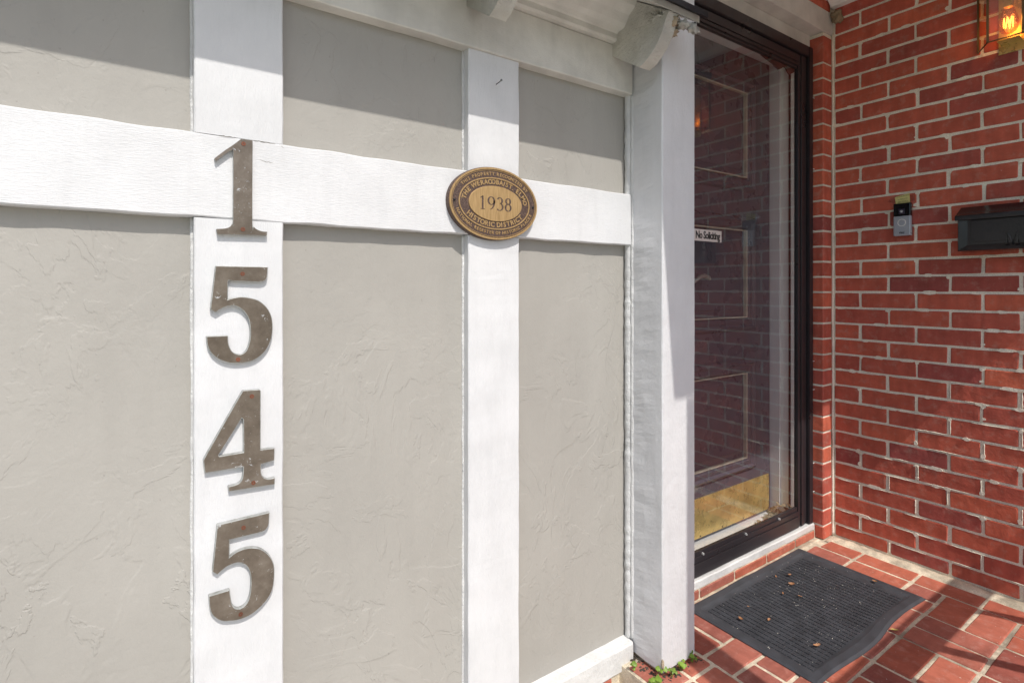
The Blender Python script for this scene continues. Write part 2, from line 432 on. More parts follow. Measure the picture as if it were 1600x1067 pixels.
# mullion and rail sizes
Z_S = 0.048; Z_R0 = 1.172; Z_R1 = 1.317; Z_F = 1.600
muls = [(-0.395, -0.25), (0.075, 0.219), (0.617, 0.760)]
edges = [-1.2] + [e for m_ in muls for e in m_] + [1.156]
for i in range(0, len(edges), 2):
    xa, xb = edges[i], edges[i + 1]
    for (za, zb) in ((Z_S, Z_R0), (Z_R1, Z_F)):
        box('stucco_panel', xa, xb, YP, YP + 0.03, za, zb, M['stucco'], wall)
board('rail_board', -1.2, 1.150, YF, YP + 0.02, Z_R0, Z_R1, M['white_h'], wall, amp=0.0023)
for xa, xb in muls:
    board('mullion_board', xa, xb, YF + 0.0006, YP + 0.02, Z_S, Z_R0 - 0.0006, M['white_v'], wall, amp=0.0012)
    board('mullion_board', xa, xb, YF + 0.0010, YP + 0.02, Z_R1 + 0.0006, Z_F - 0.0006, M['white_v'], wall, amp=0.0012)
# thin lumpy paint beads in the corners where panel meets board
bm = bmesh.new()
def bead(x, z0, z1, yy, r, seed):
    n = max(3, int((z1 - z0) / 0.006)); pts = []; rr = []
    for i in range(n + 1):
        z = z0 + (z1 - z0) * i / n
        pts.append((x + 0.0016 * noise.noise(Vector((z * 17, seed, 0))), yy + 0.001 * noise.noise(Vector((z * 23, seed, 5))), z))
        rr.append(r * (1 + 0.20 * noise.noise(Vector((z * 7, seed, 2))) + 0.16 * noise.noise(Vector((z * 60, seed, 4)))))
    tube_bm(bm, pts, rr, 6)
for k, (xa, xb) in enumerate(muls):
    for j, (za, zb) in enumerate(((Z_S, Z_R0), (Z_R1, Z_F))):
        bead(xa - 0.001, za, zb, YP, 0.0034, k * 3.3 + j)
        bead(xb + 0.0005, za, zb, YP, 0.0024, k * 5.3 + j)
bead(1.1560, Z_S, Z_F + .01, YF + 0.014, 0.0125, 9); bead(1.1575, Z_S, Z_F, YF + 0.001, 0.0062, 4)
bm_obj('caulk_bead', bm, M['caulk'], wall, True)
# bottom sill board with sloping top, masonry under it
bmx = [(YP + .02, 0.055), (YP, 0.050), (YF - 0.006, 0.046), (YF - 0.009, 0.040), (YF - 0.009, -0.020), (YP + .02, -0.020)]
n = 120; bm = bmesh.new(); prev = None
for i in range(n + 1):
    x = -1.2 + (1.150 + 1.2) * i / n
    cur = [bm.verts.new((x, y + 0.0012 * noise.noise(Vector((x * 14, k, 1))), z + (0.004 if k == 4 else 0.0012) * noise.noise(Vector((x * 20, k, 3))))) for k, (y, z) in enumerate(bmx)]
    if prev:
        for k in range(6): bm.faces.new((prev[k], prev[(k + 1) % 6], cur[(k + 1) % 6], cur[k]))
    else: bm.faces.new(cur)
    prev = cur
bm.faces.new(prev)
bm_obj('sill_board', bm, M['white_rough'], wall)
# frieze, bead and crown moulding
board('frieze_board', -1.2, 1.150, YF - 0.006, YP + 0.02, Z_F, 1.722, M['white_frieze'], wall, amp=0.0012)
cm = [(YP + .02, 1.7225), (1.046, 1.7225), (1.040, 1.728), (1.040, 1.742), (1.034, 1.746), (1.018, 1.748), (1.008, 1.757), (0.996, 1.775), (0.975, 1.790), (0.968, 1.805), (YP + .02, 1.805)]
prism('crown_moulding', [(y, z) for y, z in cm], FX, -1.2, 1.0702, M['white_frieze'], wall)
box('wall_core', -1.2, 1.2, YP + 0.031, 1.30, -0.35, 2.0, M['white_v'], wall)

# foundation bricks under the sill
found = thing('brick_foundation', (0, 1.07, -0.35), 'red brick foundation course under the white sill, at the foot of the corner post', 'foundation')

# ------------------------------------------------------------------ brick builder
def brick_mesh(L, H, T, seed, mat, jit=0.0011, ch=0.0024, bulge=0.0008):
    rnd = random.Random(seed)
    a, b_ = L / 2, H / 2; c_ = 0.004
    base = [(-a + c_ * rnd.uniform(.3, 1.3), -b_), (0.12 * L * rnd.uniform(-1, 1), -b_), (a - c_ * rnd.uniform(.3, 1.3), -b_), (a, -b_ + c_ * rnd.uniform(.3, 1.2)),
            (a, b_ - c_ * rnd.uniform(.3, 1.2)), (a - c_ * rnd.uniform(.3, 1.3), b_), (0.12 * L * rnd.uniform(-1, 1), b_), (-a + c_ * rnd.uniform(.3, 1.3), b_),
            (-a, b_ - c_ * rnd.uniform(.3, 1.2)), (-a, -b_ + c_ * rnd.uniform(.3, 1.2))]
    base = [(x + rnd.uniform(-jit, jit), z + rnd.uniform(-jit, jit)) for x, z in base]
    n = len(base)
    verts = [(x * (1 - ch / a), 0.0 + rnd.uniform(-bulge, bulge) * .5, z * (1 - ch / b_)) for x, z in base]
    verts += [(x, ch * rnd.uniform(.8, 1.4), z) for x, z in base]
    verts += [(x, T, z) for x, z in base]
    faces = [tuple(range(n))]
    for i in range(n):
        j = (i + 1) % n
        faces.append((i, i + n, j + n, j)); faces.append((i + n, i + 2 * n, j + 2 * n, j + n))
    return mesh_from('brick', verts, faces, mat)
def brick_set(L, H, T, mat, k, **kw):
    return [brick_mesh(L, H, T, random.random() * 1e6, mat, **kw) for _ in range(k)]
ROT_X = (0, 0, R(-90))          # faces -X
ROT_UP = (R(-90), 0, 0)         # faces +Z, length along X
ROT_UPY = (R(-90), 0, R(90))    # faces +Z, length along Y

def zj(k): return 1.0323 - (0.0652 if k >= 0 else 0.0640) * k
XW = 2.424
JT = 0.0086
bwall = thing('brick_wall', (XW, 0.4, 0), 'tall red brick side wall of the porch carrying the doorbell and the mailbox', 'wall')
sets = {}
def wall_brick(parent, xw, ya, yb, za, zb, mat=None):
    """brick facing -X spanning ya>yb"""
    L = round((ya - yb) / 0.004) * 0.004; H = round((zb - za) / 0.001) * 0.001
    key = (L, H)
    if key not in sets: sets[key] = brick_set(L, H, 0.012, M['brick'], 6)
    o = obj('brick', random.choice(sets[key]), parent, (xw + random.uniform(-.0009, .0009), (ya + yb) / 2, (za + zb) / 2), (random.uniform(-.006, .006), 0, R(-90) + random.uniform(-.009, .009)))
    return o
for k in range(-19, 16):
    za = zj(k + 1); zb = zj(k)
    if k == 15: za = 0.0
    first = 0.9937 if k % 2 == 0 else 0.895
    joints = [1.096]; y = first + random.uniform(-.003, .003)
    while y > -0.26: joints.append(y); y -= 0.194
    joints.append(-0.28)
    for a_, b_ in zip(joints[:-1], joints[1:]):
        ja = JT / 2 + random.uniform(-.001, .0015)
        ya = a_ - ja; yb = b_ + JT / 2 + random.uniform(-.001, .0015)
        if ya - yb < 0.02: continue
        wall_brick(bwall, XW, ya, yb, za + JT / 2, zb - JT / 2)
bm = bmesh.new(); add_box(bm, XW + 0.0030, XW + 0.20, -0.32, 1.25, -0.35, 2.42)
bm_obj('mortar', bm, M['mortar'], bwall)
# mortar squeezed over brick edges
bm = bmesh.new(); rnd = random.Random(3)
for i in range(260):
    k = rnd.randint(-18, 14); z = zj(k)
    first = 0.9937 if k % 2 == 0 else 0.895
    if rnd.random() < 0.6:
        y = first - 0.194 * rnd.randint(0, 5) + rnd.uniform(-.004, .004); z += -0.006 if rnd.random() < .7 else -0.05
        ry, rz = rnd.uniform(.005, .009), rnd.uniform(.003, .010)
    else:
        y = rnd.uniform(0.1, 1.09); ry, rz = rnd.uniform(.010, .03), rnd.uniform(.0055, .0072)
    pts = []
    m_ = 11; sd_ = rnd.uniform(0, 50)
    for q in range(m_):
        t = 2 * math.pi * q / m_; kk = 1 + 0.5 * noise.noise(Vector((math.cos(t) * 1.4, math.sin(t) * 1.4, sd_)))
        pts.append((y + ry * kk * math.cos(t), z + rz * kk * math.sin(t)))
    prism_bm(bm, pts, FX, XW - rnd.uniform(.0010, .0024), XW + rnd.uniform(.0035, .0045))
o = bm_obj('mortar_smear', bm, M['mortar'], bwall); o['kind'] = 'stuff'

# thin raised lips of mortar standing proud along the lower joints
bm = bmesh.new(); rnd = random.Random(21)
for k in range(5, 16):
    z = zj(k); y = 1.08
    while y > 0.1:
        ln_ = rnd.uniform(.03, .14)
        if rnd.random() < .62:
            n_ = int(ln_ / .006) + 2; zo = z - JT / 2 * rnd.choice((.9, .9, -.8)); sd_ = rnd.uniform(0, 90)
            pts = [(XW + .0002, y - ln_ * i / n_, zo + .0012 * noise.noise(Vector((i * .35, sd_, 0)))) for i in range(n_ + 1)]
            tube_bm(bm, pts, [max(.0004, .0019 * math.sin(math.pi * min(1, (i + .3) / n_)) ** .5 * (1 + .5 * noise.noise(Vector((i * .8, sd_, 3))))) for i in range(n_ + 1)], 5)
        y -= ln_ + rnd.uniform(0, .05)
    for m_ in range(6):
        if rnd.random() < .55:
            first = 0.9937 if k % 2 == 0 else 0.895
            yy = first - .194 * m_ + JT / 2 * rnd.choice((-1, 1)); z1_ = z - .006; z0_ = zj(k + 1) + .006 if k < 15 else .01
            pts = [(XW + .0002, yy + .001 * noise.noise(Vector((q * .5, m_, k))), z1_ + (z0_ - z1_) * q / 8) for q in range(9)]
            tube_bm(bm, pts, [.0016 * (1 + .5 * noise.noise(Vector((q * .9, m_, k + 9)))) for q in range(9)], 5)
o = bm_obj('mortar_lip', bm, M['mortar'], bwall, True); o['kind'] = 'stuff'

# pilaster between door frame and wall
XP = 2.344; YPF = 1.100
pil = thing('brick_pilaster', (2.38, 1.13, 0), 'narrow red brick pilaster one brick wide between the black door frame and the brick wall', 'pilaster')
pm = [brick_mesh(0.070, 0.0552, 0.010, i, M['brick']) for i in range(5)]
def pil_brick(za, zb):
    """one brick seen on two faces, bevelled corner"""
    rnd = random.Random(za); j = lambda a=0.0012: rnd.uniform(-a, a)
    x1 = 2.416 + j(.003); y1 = 1.162
    prof = [(XP + j(.0006) , y1), (XP + j(.0006), YPF + 0.004), (XP + 0.004, YPF + j(.0006)), (x1 - .003, YPF + j(.0006)), (x1, YPF + .003), (x1, y1)]
    bm = bmesh.new(); lv = []
    for (dz, ins) in ((0, .0018), (.0018, 0), (zb - za - .0018, 0), (zb - za, .0018)):
        r_ = []
        for i, (x, y) in enumerate(prof):
            xx = x + (ins if i < 3 else -ins if i > 3 else 0); yy = y + (ins if 0 < i < 5 else 0)
            r_.append(bm.verts.new((xx + j(.0005), yy + j(.0005), za + dz + j(.0006))))
        lv.append(r_)
    for a_, b_ in zip(lv[:-1], lv[1:]):
        for i in range(6): bm.faces.new((a_[i], a_[(i + 1) % 6], b_[(i + 1) % 6], b_[i]))
    bm.faces.new(lv[0]); bm.faces.new(list(reversed(lv[-1])))
    return bm_obj('brick', bm, M['brick'], pil)
for k in range(-16, 16):
    za = 0.0 if k == 15 else zj(k + 1) + JT / 2
    zb = zj(k) - JT / 2
    if k == -16: zb = 2.105
    pil_brick(za, zb)
box('mortar', XP + 0.0035, XW + 0.004, YPF + 0.0040, 1.24, 0.0, 2.12, M['mortar'], pil)
box('mortar', 2.334, XP + .004, 1.150, 1.165, 0.0, 2.06, M['mortar'], pil)
bm = bmesh.new(); pts = []; rr = []
for i in range(130):
    z = i * 0.0165; pts.append((2.4205 + .002 * noise.noise(Vector((z * 12, 3, 0))), 1.0985 + .002 * noise.noise(Vector((z * 9, 8, 0))), z)); rr.append(.0046 * (1 + .6 * noise.noise(Vector((z * 25, 1, 0)))))
tube_bm(bm, pts, rr, 6); bm_obj('corner_mortar', bm, M['mortar'], pil, True)

# foundation bricks (orange, upright ends) under the left sill
fm = [brick_mesh(0.092, 0.060, 0.012, i + 40, M['floor_brick']) for i in range(4)]
for r_ in range(4):
    for i in range(-9, 10):
        x = 1.075 + i * 0.103 + (0.05 if r_ % 2 else 0) - 0.05
        if x > 1.09 or x < -1.15: continue
        obj('brick', random.choice(fm), found, (x, YF - 0.004, -0.058 - r_ * 0.072), (0, 0, 0))
box('mortar', -1.2, 1.13, YF + 0.000, YP + .02, -0.35, -0.022, M['floor_mortar'], found)

# ------------------------------------------------------------------ porch floor
bm = bmesh.new(); add_box(bm, 1.104, XW + 0.002, -0.40, 1.20, -0.36, -0.0035)
floor = bm_obj('porch_floor', bm, M['floor_mortar']); tag(floor, kind='structure')
fb = {}
def floor_brick(x0, x1, y0, y1, dz=0.0):
    j = 0.0048 + random.uniform(-.0010, .0012)
    lx, ly = x1 - x0 - 2 * j, y1 - y0 - 2 * j
    if lx < .012 or ly < .012: return
    along = lx >= ly
    L, H = (lx, ly) if along else (ly, lx)
    key = (round(L / .004) * .004, round(H / .004) * .004)
    if key not in fb: fb[key] = brick_set(key[0], key[1], 0.012, M['floor_brick'], 6, jit=.0015, bulge=.0004)
    o = obj('brick', random.choice(fb[key]), floor, ((x0 + x1) / 2, (y0 + y1) / 2, dz + random.uniform(-.0007, .0007)),
            ROT_UP if along else ROT_UPY)
    o.rotation_euler.z += random.uniform(-.006, .006)
XS = [1.125, 1.32, 1.51, 1.70, 1.885, 2.08, 2.268]
YS = [-0.40, -0.285, -0.095, 0.095, 0.285, 0.475, 0.665]
for i in range(len(XS) - 1):
    for j in range(len(YS) - 1):
        x0, x1, y0, y1 = XS[i], XS[i + 1], YS[j], YS[j + 1]
        if (i + j) % 2 == 1:      # two along X   (i=5,j=5 even->?)
            pass
        if (i + j) % 2 == 0:
            ym = (y0 + y1) / 2; floor_brick(x0, x1, y0, ym); floor_brick(x0, x1, ym, y1)
        else:
            xm = (x0 + x1) / 2; floor_brick(x0, xm, y0, y1); floor_brick(xm, x1, y0, y1)
# single course along X
for x0, x1 in zip(XS[1:-1], XS[2:]): 
    if x1 < 2.1: floor_brick(x0, x1, 0.665, 0.757)
floor_brick(2.08, 2.178, 0.665, 0.757)
# rows under and beyond the mat
for i, (x0, x1) in enumerate(zip(XS[1:-1], XS[2:])):
    if x1 > 2.1: continue
    if i % 2 == 0:
        floor_brick(x0, x1, 0.853, 0.947)
        xm = (x0 + x1) / 2
        for (a_, b_) in ((0.757, 0.853),): floor_brick(x0, xm, a_, b_); floor_brick(xm, x1, a_, b_)
        floor_brick(x0, xm, 0.947, 1.13); floor_brick(xm, x1, 0.947, 1.13)
    else:
        xm = (x0 + x1) / 2
        floor_brick(x0, xm, .757, .947); floor_brick(xm, x1, .757, .947)
        floor_brick(x0, x1, .947, 1.04); floor_brick(x0, x1, 1.04, 1.13)
floor_brick(2.08, 2.178, .757, .947); floor_brick(2.08, 2.178, .947, 1.13)
for a_, b_ in ((0.665, 0.765), (0.765, 0.955), (0.955, 1.10)):
    floor_brick(2.178, 2.270, a_, b_)
for a_, b_ in ((0.575, 0.765), (0.765, 0.955), (0.955, 1.085), (0.385, 0.575), (0.19, 0.385), (0.0, 0.19), (-0.19, 0.0)):
    floor_brick(2.268 if a_ < .6 else 2.270, 2.362, a_, b_)
# west of the post line
for a_, b_ in ((0.91, 1.045), (0.80, 0.91), (0.61, 0.80), (0.42, 0.61), (0.23, 0.42), (0.04, 0.23), (-.15, .04)):
    for (x0, x1) in ((1.108, 1.222), (1.222, 1.318)):
        if b_ - a_ > .14 or x0 > 1.2: floor_brick(x0, x1, a_, b_) if b_ <= .665 or a_ >= .6 else None
    if b_ - a_ <= .14: floor_brick(1.108, 1.222, a_, b_)
# step: rowlock bricks and white sill under the door
step = thing('door_step', (1.8, 1.14, 0), 'low row of red bricks with a white painted sill board under the black storm door', 'doorstep')
sm = {}
xs = [1.36, 1.557, 1.76, 1.97, 2.18, 2.335]
for x0, x1 in zip(xs[:-1], xs[1:]):
    me = brick_mesh(x1 - x0 - .009, 0.030, 0.014, x0, M['floor_brick'])
    obj('brick', me, step, ((x0 + x1) / 2, 1.130, 0.0145), (0, 0, 0))
box('mortar', 1.30, 2.342, 1.134, 1.165, -.003, 0.031, M['floor_mortar'], step)
board('sill_board', 1.30, 2.338, 1.134, 1.30, 0.031, 0.058, M['white_rough'], step, ch=.003, amp=0.0022)
# rough mortar fillet along wall foot
bm = bmesh.new()
for (p0, p1, r0) in (((2.395, -0.3, -0.004), (2.395, 1.09, -0.004), .028), ((2.34, 1.085, -.004), (2.41, 1.085, -.004), .014), ((1.35, 1.124, -0.004), (2.34, 1.118, -0.004), .009)):
    n = int((Vector(p1) - Vector(p0)).length / .014); pts = []; rr = []
    for i in range(n + 1):
        p = Vector(p0).lerp(Vector(p1), i / n); s_ = p.x + p.y
        rr.append(r0 * (1 + .35 * noise.noise(Vector((s_ * 13, r0 * 100, 0))) + .25 * noise.noise(Vector((s_ * 47, 5, 0)))))
        pts.append(p)
    # low ridge, squashed
    prev = None
    for p, r_ in zip(pts, rr):
        d = (Vector(p1) - Vector(p0)).normalized(); sdir = Vector((d.y, -d.x, 0))
        cur = [bm.verts.new(p + sdir * (r_ * math.cos(t)) + Vector((0, 0, 0.30 * r_ * math.sin(t)))) for t in [math.pi * q / 6 for q in range(7)]]
        if prev:
            for q in range(6): bm.faces.new((prev[q], prev[q + 1], cur[q + 1], cur[q]))
        prev = cur
bm_obj('mortar_fillet', bm, M['floor_mortar'], floor, True)

# ------------------------------------------------------------------ corner post
post = thing('corner_post', (1.226, 1.03, 0), 'thick square white painted timber post at the corner of the stucco wall beside the door', 'post')
bm = bmesh.new()
nz = 150; prev = None
x0, x1, y0, y1 = 1.156, 1.2965, 0.957, 1.12
for i in range(nz + 1):
    z = 0.014 + (2.04 - 0.014) * i / nz
    cs = []
    prof = [(x0, y1), (x0, 1.06), (x0, 1.02), (x0, .98), (x0, y0 + .003), (x0 + .003, y0), (x0 + .05, y0), (x0 + .10, y0), (x1 - .004, y0), (x1, y0 + .004), (x1, y1)]
    for k, (x, y) in enumerate(prof):
        nx = noise.noise(Vector((z * 5, k * .6, 2.2))) * .0010 + noise.noise(Vector((z * 28, k * .9, 0))) * (.0030 if k in (1, 2) else .0005)
        ny = noise.noise(Vector((z * 4, k * .3, 9))) * .0007
        zz = z
        if i == 0: zz += .008 * noise.noise(Vector((x * 30, y * 30, 1)))
        cs.append(bm.verts.new((x + nx, y + ny, zz)))
    if prev:
        for k in range(len(cs)): 
            k2 = (k + 1) % len(cs); bm.faces.new((prev[k], prev[k2], cs[k2], cs[k]))
    else: bm.faces.new(cs)
    prev = cs
bm.faces.new(prev)
bm_obj('post_body', bm, M['post'], post)
box('post_base', 1.166, 1.288, .966, 1.12, -.004, .03, M['wood'], post)
lump('paint_flake', (1.158, .958, .035), (.004, .004, .014), M['wood'], post, 4)

# ------------------------------------------------------------------ eave over the stucco wall
eave = thing('eave', (0, 0.95, 1.735), 'low shingled eave with white curved rafter tails above the stucco wall', 'eave')
K = 1.0206
tail = [(1.10, 1.71), (1.06, 1.690), (0.943, 1.614), (0.922, 1.623), (0.902, 1.637), (0.884, 1.655), (0.870, 1.676), (0.860, 1.700)]
tail = [(y * K if y < 1.09 else y, 1.05 + (z - 1.05) * K) for y, z in tail] + [(0.866, 1.733), (0.97, 1.800), (1.10, 1.884)]
for xl in (-0.779, -0.316, 0.146, 0.608, 1.0705):
    xr_ = xl + .0415
    bm = bmesh.new()
    rows = []
    for k in range(7):
        rows.append([bm.verts.new((xl + (xr_ - xl) * k / 6, y + .0012 * noise.noise(Vector((xl + k * .4, y * 60, 1))), z + .0012 * noise.noise(Vector((xl, k * .3, z * 60))))) for y, z in tail])
    for a_, b_ in zip(rows[:-1], rows[1:]):
        for i in range(len(tail)): bm.faces.new((a_[i], a_[(i + 1) % len(tail)], b_[(i + 1) % len(tail)], b_[i]))
    bm.faces.new(rows[0]); bm.faces.new(list(reversed(rows[-1])))
    bm_obj('rafter_tail', bm, M['white_tail'], eave)
def slope_z(y): return 1.728 + 0.655 * (y - 0.855)
for i, (ya, yb) in enumerate(((0.862, 0.925), (0.927, 1.02), (1.022, 1.12))):
    xr_ = 1.150 if i else 1.185
    prism('soffit_board', [(ya, slope_z(ya)), (yb, slope_z(yb)), (yb, slope_z(yb) + .018), (ya, slope_z(ya) + .018)], FX, -1.2, xr_ if i < 1 else 1.15, M['white_frieze'], eave)
prism('drip_edge', [(0.8395, 1.7380), (0.8425, 1.7380), (0.8425, 1.750), (0.90, 1.785), (0.90, 1.788), (0.8395, 1.7525)], FX, -1.2, 1.190, M['darkmetal'], eave)
for r_ in range(8):
    ya = 0.846 + r_ * .12; n_ = 0
    x = -1.2 + (0.1 if r_ % 2 else 0)
    while x < 1.15:
        xe = min(x + .30, 1.188 if r_ == 0 else 1.15)
        zz = 1.728 + .655 * (ya - .855) + .0225
        prism('shingle', [(ya, zz + .003), (ya + .14, zz + .003 + .655 * .14 - .004), (ya + .14, zz + .655 * .14 - .006), (ya, zz - .002)], FX, x + .002, xe - .002, M['shingle'], eave)
        x += .30
prism('roof_deck', [(1.12, slope_z(1.12) + .001), (2.2, slope_z(2.2)), (2.2, slope_z(2.2) + .018), (1.12, slope_z(1.12) + .018)], FX, -1.2, 1.15, M['wood'], eave)
# crumbling wood and paint at the eave's end
for i, (c_, r_) in enumerate((((1.105, .885, 1.722), (.022, .018, .012)), ((1.135, .872, 1.718), (.022, .012, .011)), ((1.165, .866, 1.714), (.020, .008, .012)), ((1.09, .90, 1.735), (.03, .03, .010)), ((1.12, .90, 1.705), (.014, .015, .010)))):
    lump('rotten_end', c_, r_, M['wood'] if i in (0, 4) else M['white_tail'], eave, i * 7.1, 3, .9, 2.4)

# ------------------------------------------------------------------ house numbers
F0 = 838.0
ca, sa = math.cos(math.atan2(1210, 838)), math.sin(math.atan2(1210, 838))
def tr(px, py, y):           # measured photo point carried onto the wall plane at depth y
    u = (px - 800) / F0; a_, b_ = ca + sa * u, sa - ca * u
    d = y / b_; return (a_ * d, EYE + (450 - py) * d / F0)
YD = 1.0565
def digit(pts, ox, oy, sc, hole=None, scr=(), label='', sub=4):
    out = cr([tr(ox + p[0] / sc, oy + p[1] / sc, YD) + tuple(p[2:]) for p in pts], sub)
    xs_ = [p[0] for p in out]; zs_ = [p[1] for p in out]
    t = thing('house_number', ((min(xs_) + max(xs_)) / 2, YF, min(zs_)), label, 'house number', 'bronze house numbers down the white board')
    bm = bmesh.new()
    if hole:
        h = [tr(ox + p[0] / sc, oy + p[1] / sc, YD) for p in hole]
        f0 = [bm.verts.new((a_, YD, b_)) for a_, b_ in out]; f1 = [bm.verts.new((a_, YF + .001, b_)) for a_, b_ in out]
        h0 = [bm.verts.new((a_, YD, b_)) for a_, b_ in h]; h1 = [bm.verts.new((a_, YF + .001, b_)) for a_, b_ in h]
        E = []
        for L_ in (f0, h0):
            for i in range(len(L_)): E.append(bm.edges.new((L_[i], L_[(i + 1) % len(L_)])))
        res = bmesh.ops.triangle_fill(bm, use_beauty=True, use_dissolve=False, edges=E)
        for (A, B) in ((f0, f1), (h0, h1)):
            for i in range(len(A)):
                bm.faces.new((A[i], A[(i + 1) % len(A)], B[(i + 1) % len(A)], B[i])).material_index = 1
    else:
        prism_bm(bm, out, FY, YD, YF + .001, 0, 1)
    o = bm_obj('numeral', bm, [M['bronze'], M['bronze_edge']], t)
    md = o.modifiers.new('bevel', 'BEVEL'); md.width = .0013; md.segments = 2; md.limit_method = 'ANGLE'; md.angle_limit = R(50); md.material = 1
    for (px, py) in scr:
        x, z = tr(px, py, YD)
        bm = bmesh.new(); ring_bm(bm, ell(x, z, .0036, .0036, 14), ell(x, z, .0012, .0012, 14), FY, YD - .0010, YD + .0005)
        bm_obj('screw', bm, M['rust'], t)
    return t
digit([(470, 180, 1), (557, 192, 1), (555, 815), (566, 845), (588, 865), (625, 880), (668, 884, 1), (665, 912, 1), (288, 902, 1), (283, 862, 1), (350, 858), (385, 845), (403, 822), (409, 795), (410, 290), (400, 274), (380, 274), (276, 350, 1), (267, 328, 1), (340, 272), (410, 225)],
      280, 180, 4.85, None, ((380.5, 225), (379.5, 358.5)), 'bronze numeral 1 on the white board, topmost of the house numbers', 3)
digit([(150, 85, 1), (612, 95, 1), (605, 180), (590, 212), (550, 230), (450, 228), (310, 222), (268, 215, 1), (262, 225, 1), (258, 382, 1), (300, 368), (370, 357), (450, 365), (530, 390), (600, 450), (640, 520), (653, 600), (648, 690), (622, 780), (570, 855), (500, 908), (420, 935), (330, 943), (250, 935), (170, 903), (110, 850), (78, 785), (68, 703, 1), (262, 697, 1), (265, 760), (285, 820), (320, 853), (370, 862), (412, 838), (440, 780), (455, 700), (450, 600), (430, 530), (385, 472), (330, 442), (280, 438), (220, 455), (150, 497, 1), (103, 470, 1)],
      310, 400, 5.615, None, ((379, 428), (372, 561.5)), 'upright bronze numeral 5 on the white board, between the 1 and the 4', 3)
digit([(370, 107, 1), (512, 98, 1), (521, 112, 1), (520, 600, 1), (637, 586, 1), (635, 690, 1), (525, 722, 1), (525, 790), (540, 825), (575, 845), (640, 832, 1), (638, 890, 1), (252, 950, 1), (248, 908, 1), (330, 885), (362, 850), (372, 800), (374, 745, 1), (52, 797, 1), (40, 690, 1), (48, 672, 1), (210, 385, 1)],
      310, 590, 5.338, [(362, 338), (374, 350), (376, 622), (176, 655), (170, 646)], ((393.5, 619), (396, 754)), 'bronze numeral 4 leaning left on the white board, third of the house numbers', 3)
digit([(148, 203, 1), (566, 102, 1), (562, 190), (545, 230), (510, 258), (400, 285), (250, 322, 1), (248, 457, 1), (300, 418), (370, 390), (440, 383), (500, 395), (560, 440), (596, 500), (606, 580), (598, 680), (570, 760), (510, 840), (430, 908), (340, 952), (250, 967), (180, 965), (120, 930), (90, 870), (82, 768, 1), (250, 717, 1), (258, 780), (270, 835), (298, 865), (340, 862), (385, 822), (410, 750), (417, 660), (408, 580), (382, 530), (340, 506), (300, 506), (240, 528), (190, 563), (150, 600, 1), (110, 577, 1)],
      310, 780, 5.085, None, ((380.5, 824), (376, 959)), 'bronze numeral 5 leaning left at the foot of the house numbers, lowest of the four', 3)

# hairline cracks in the paint
bm = bmesh.new(); rnd = random.Random(14)
for (xa_, za_, xb_, zb_) in ((.112, 1.3165, .140, 1.3172), (.165, 1.3168, .205, 1.3158), (.178, 1.283, .204, 1.279), (.212, 1.3155, .222, 1.309)):
    n_ = 10; pts = []
    for i in range(n_ + 1):
        t = i / n_; pts.append((xa_ + (xb_ - xa_) * t, YF - .0004, za_ + (zb_ - za_) * t + rnd.uniform(-.0009, .0009)))
    tube_bm(bm, pts, [.00055 * math.sin(math.pi * (i + .4) / (n_ + .8)) + .0001 for i in range(n_ + 1)], 4)
o = bm_obj('paint_crack', bm, M['crack'], wall); o['kind'] = 'stuff'

# ------------------------------------------------------------------ plaque
PX, PZ, PA, PB = 0.680, 1.246, 0.1225, 0.0850
plq = thing('historic_plaque', (PX, YF, PZ - PB), 'oval bronze historic district plaque reading 1938 where the white boards cross', 'plaque')
YQ = 1.0500
bm = bmesh.new(); o1 = ell(PX, PZ, PA, PB, 72); o2 = ell(PX, PZ, PA - .0028, PB - .0028, 72)
f0 = [bm.verts.new((a_, YQ, b_)) for a_, b_ in o2]; f1 = [bm.verts.new((a_, YQ + .003, b_)) for a_, b_ in o1]; f2 = [bm.verts.new((a_, YF + .001, b_)) for a_, b_ in o1]
bm.faces.new(f0)
for A, B in ((f0, f1), (f1, f2)):
    for i in range(72): bm.faces.new((A[i], A[(i + 1) % 72], B[(i + 1) % 72], B[i]))
bm_obj('plate', bm, M['darkbronze'], plq)
for (a_, wd, h) in ((PA - .0015, .0042, .0016), (PA - .0075, .0010, .0010), (PA - .0245, .0028, .0015)):
    bb = a_ - (PA - PB)
    bm = bmesh.new(); ring_bm(bm, ell(PX, PZ, a_, bb, 72), ell(PX, PZ, a_ - wd, bb - wd, 72), FY, YQ - h, YQ + .002)
    bm_obj('raised_rim', bm, M['gold'], plq)
prism('date_field', ell(PX + .001, PZ, .0735, .0410, 64), FY, YQ - .0022, YQ + .001, M['gold'], plq, .0006)
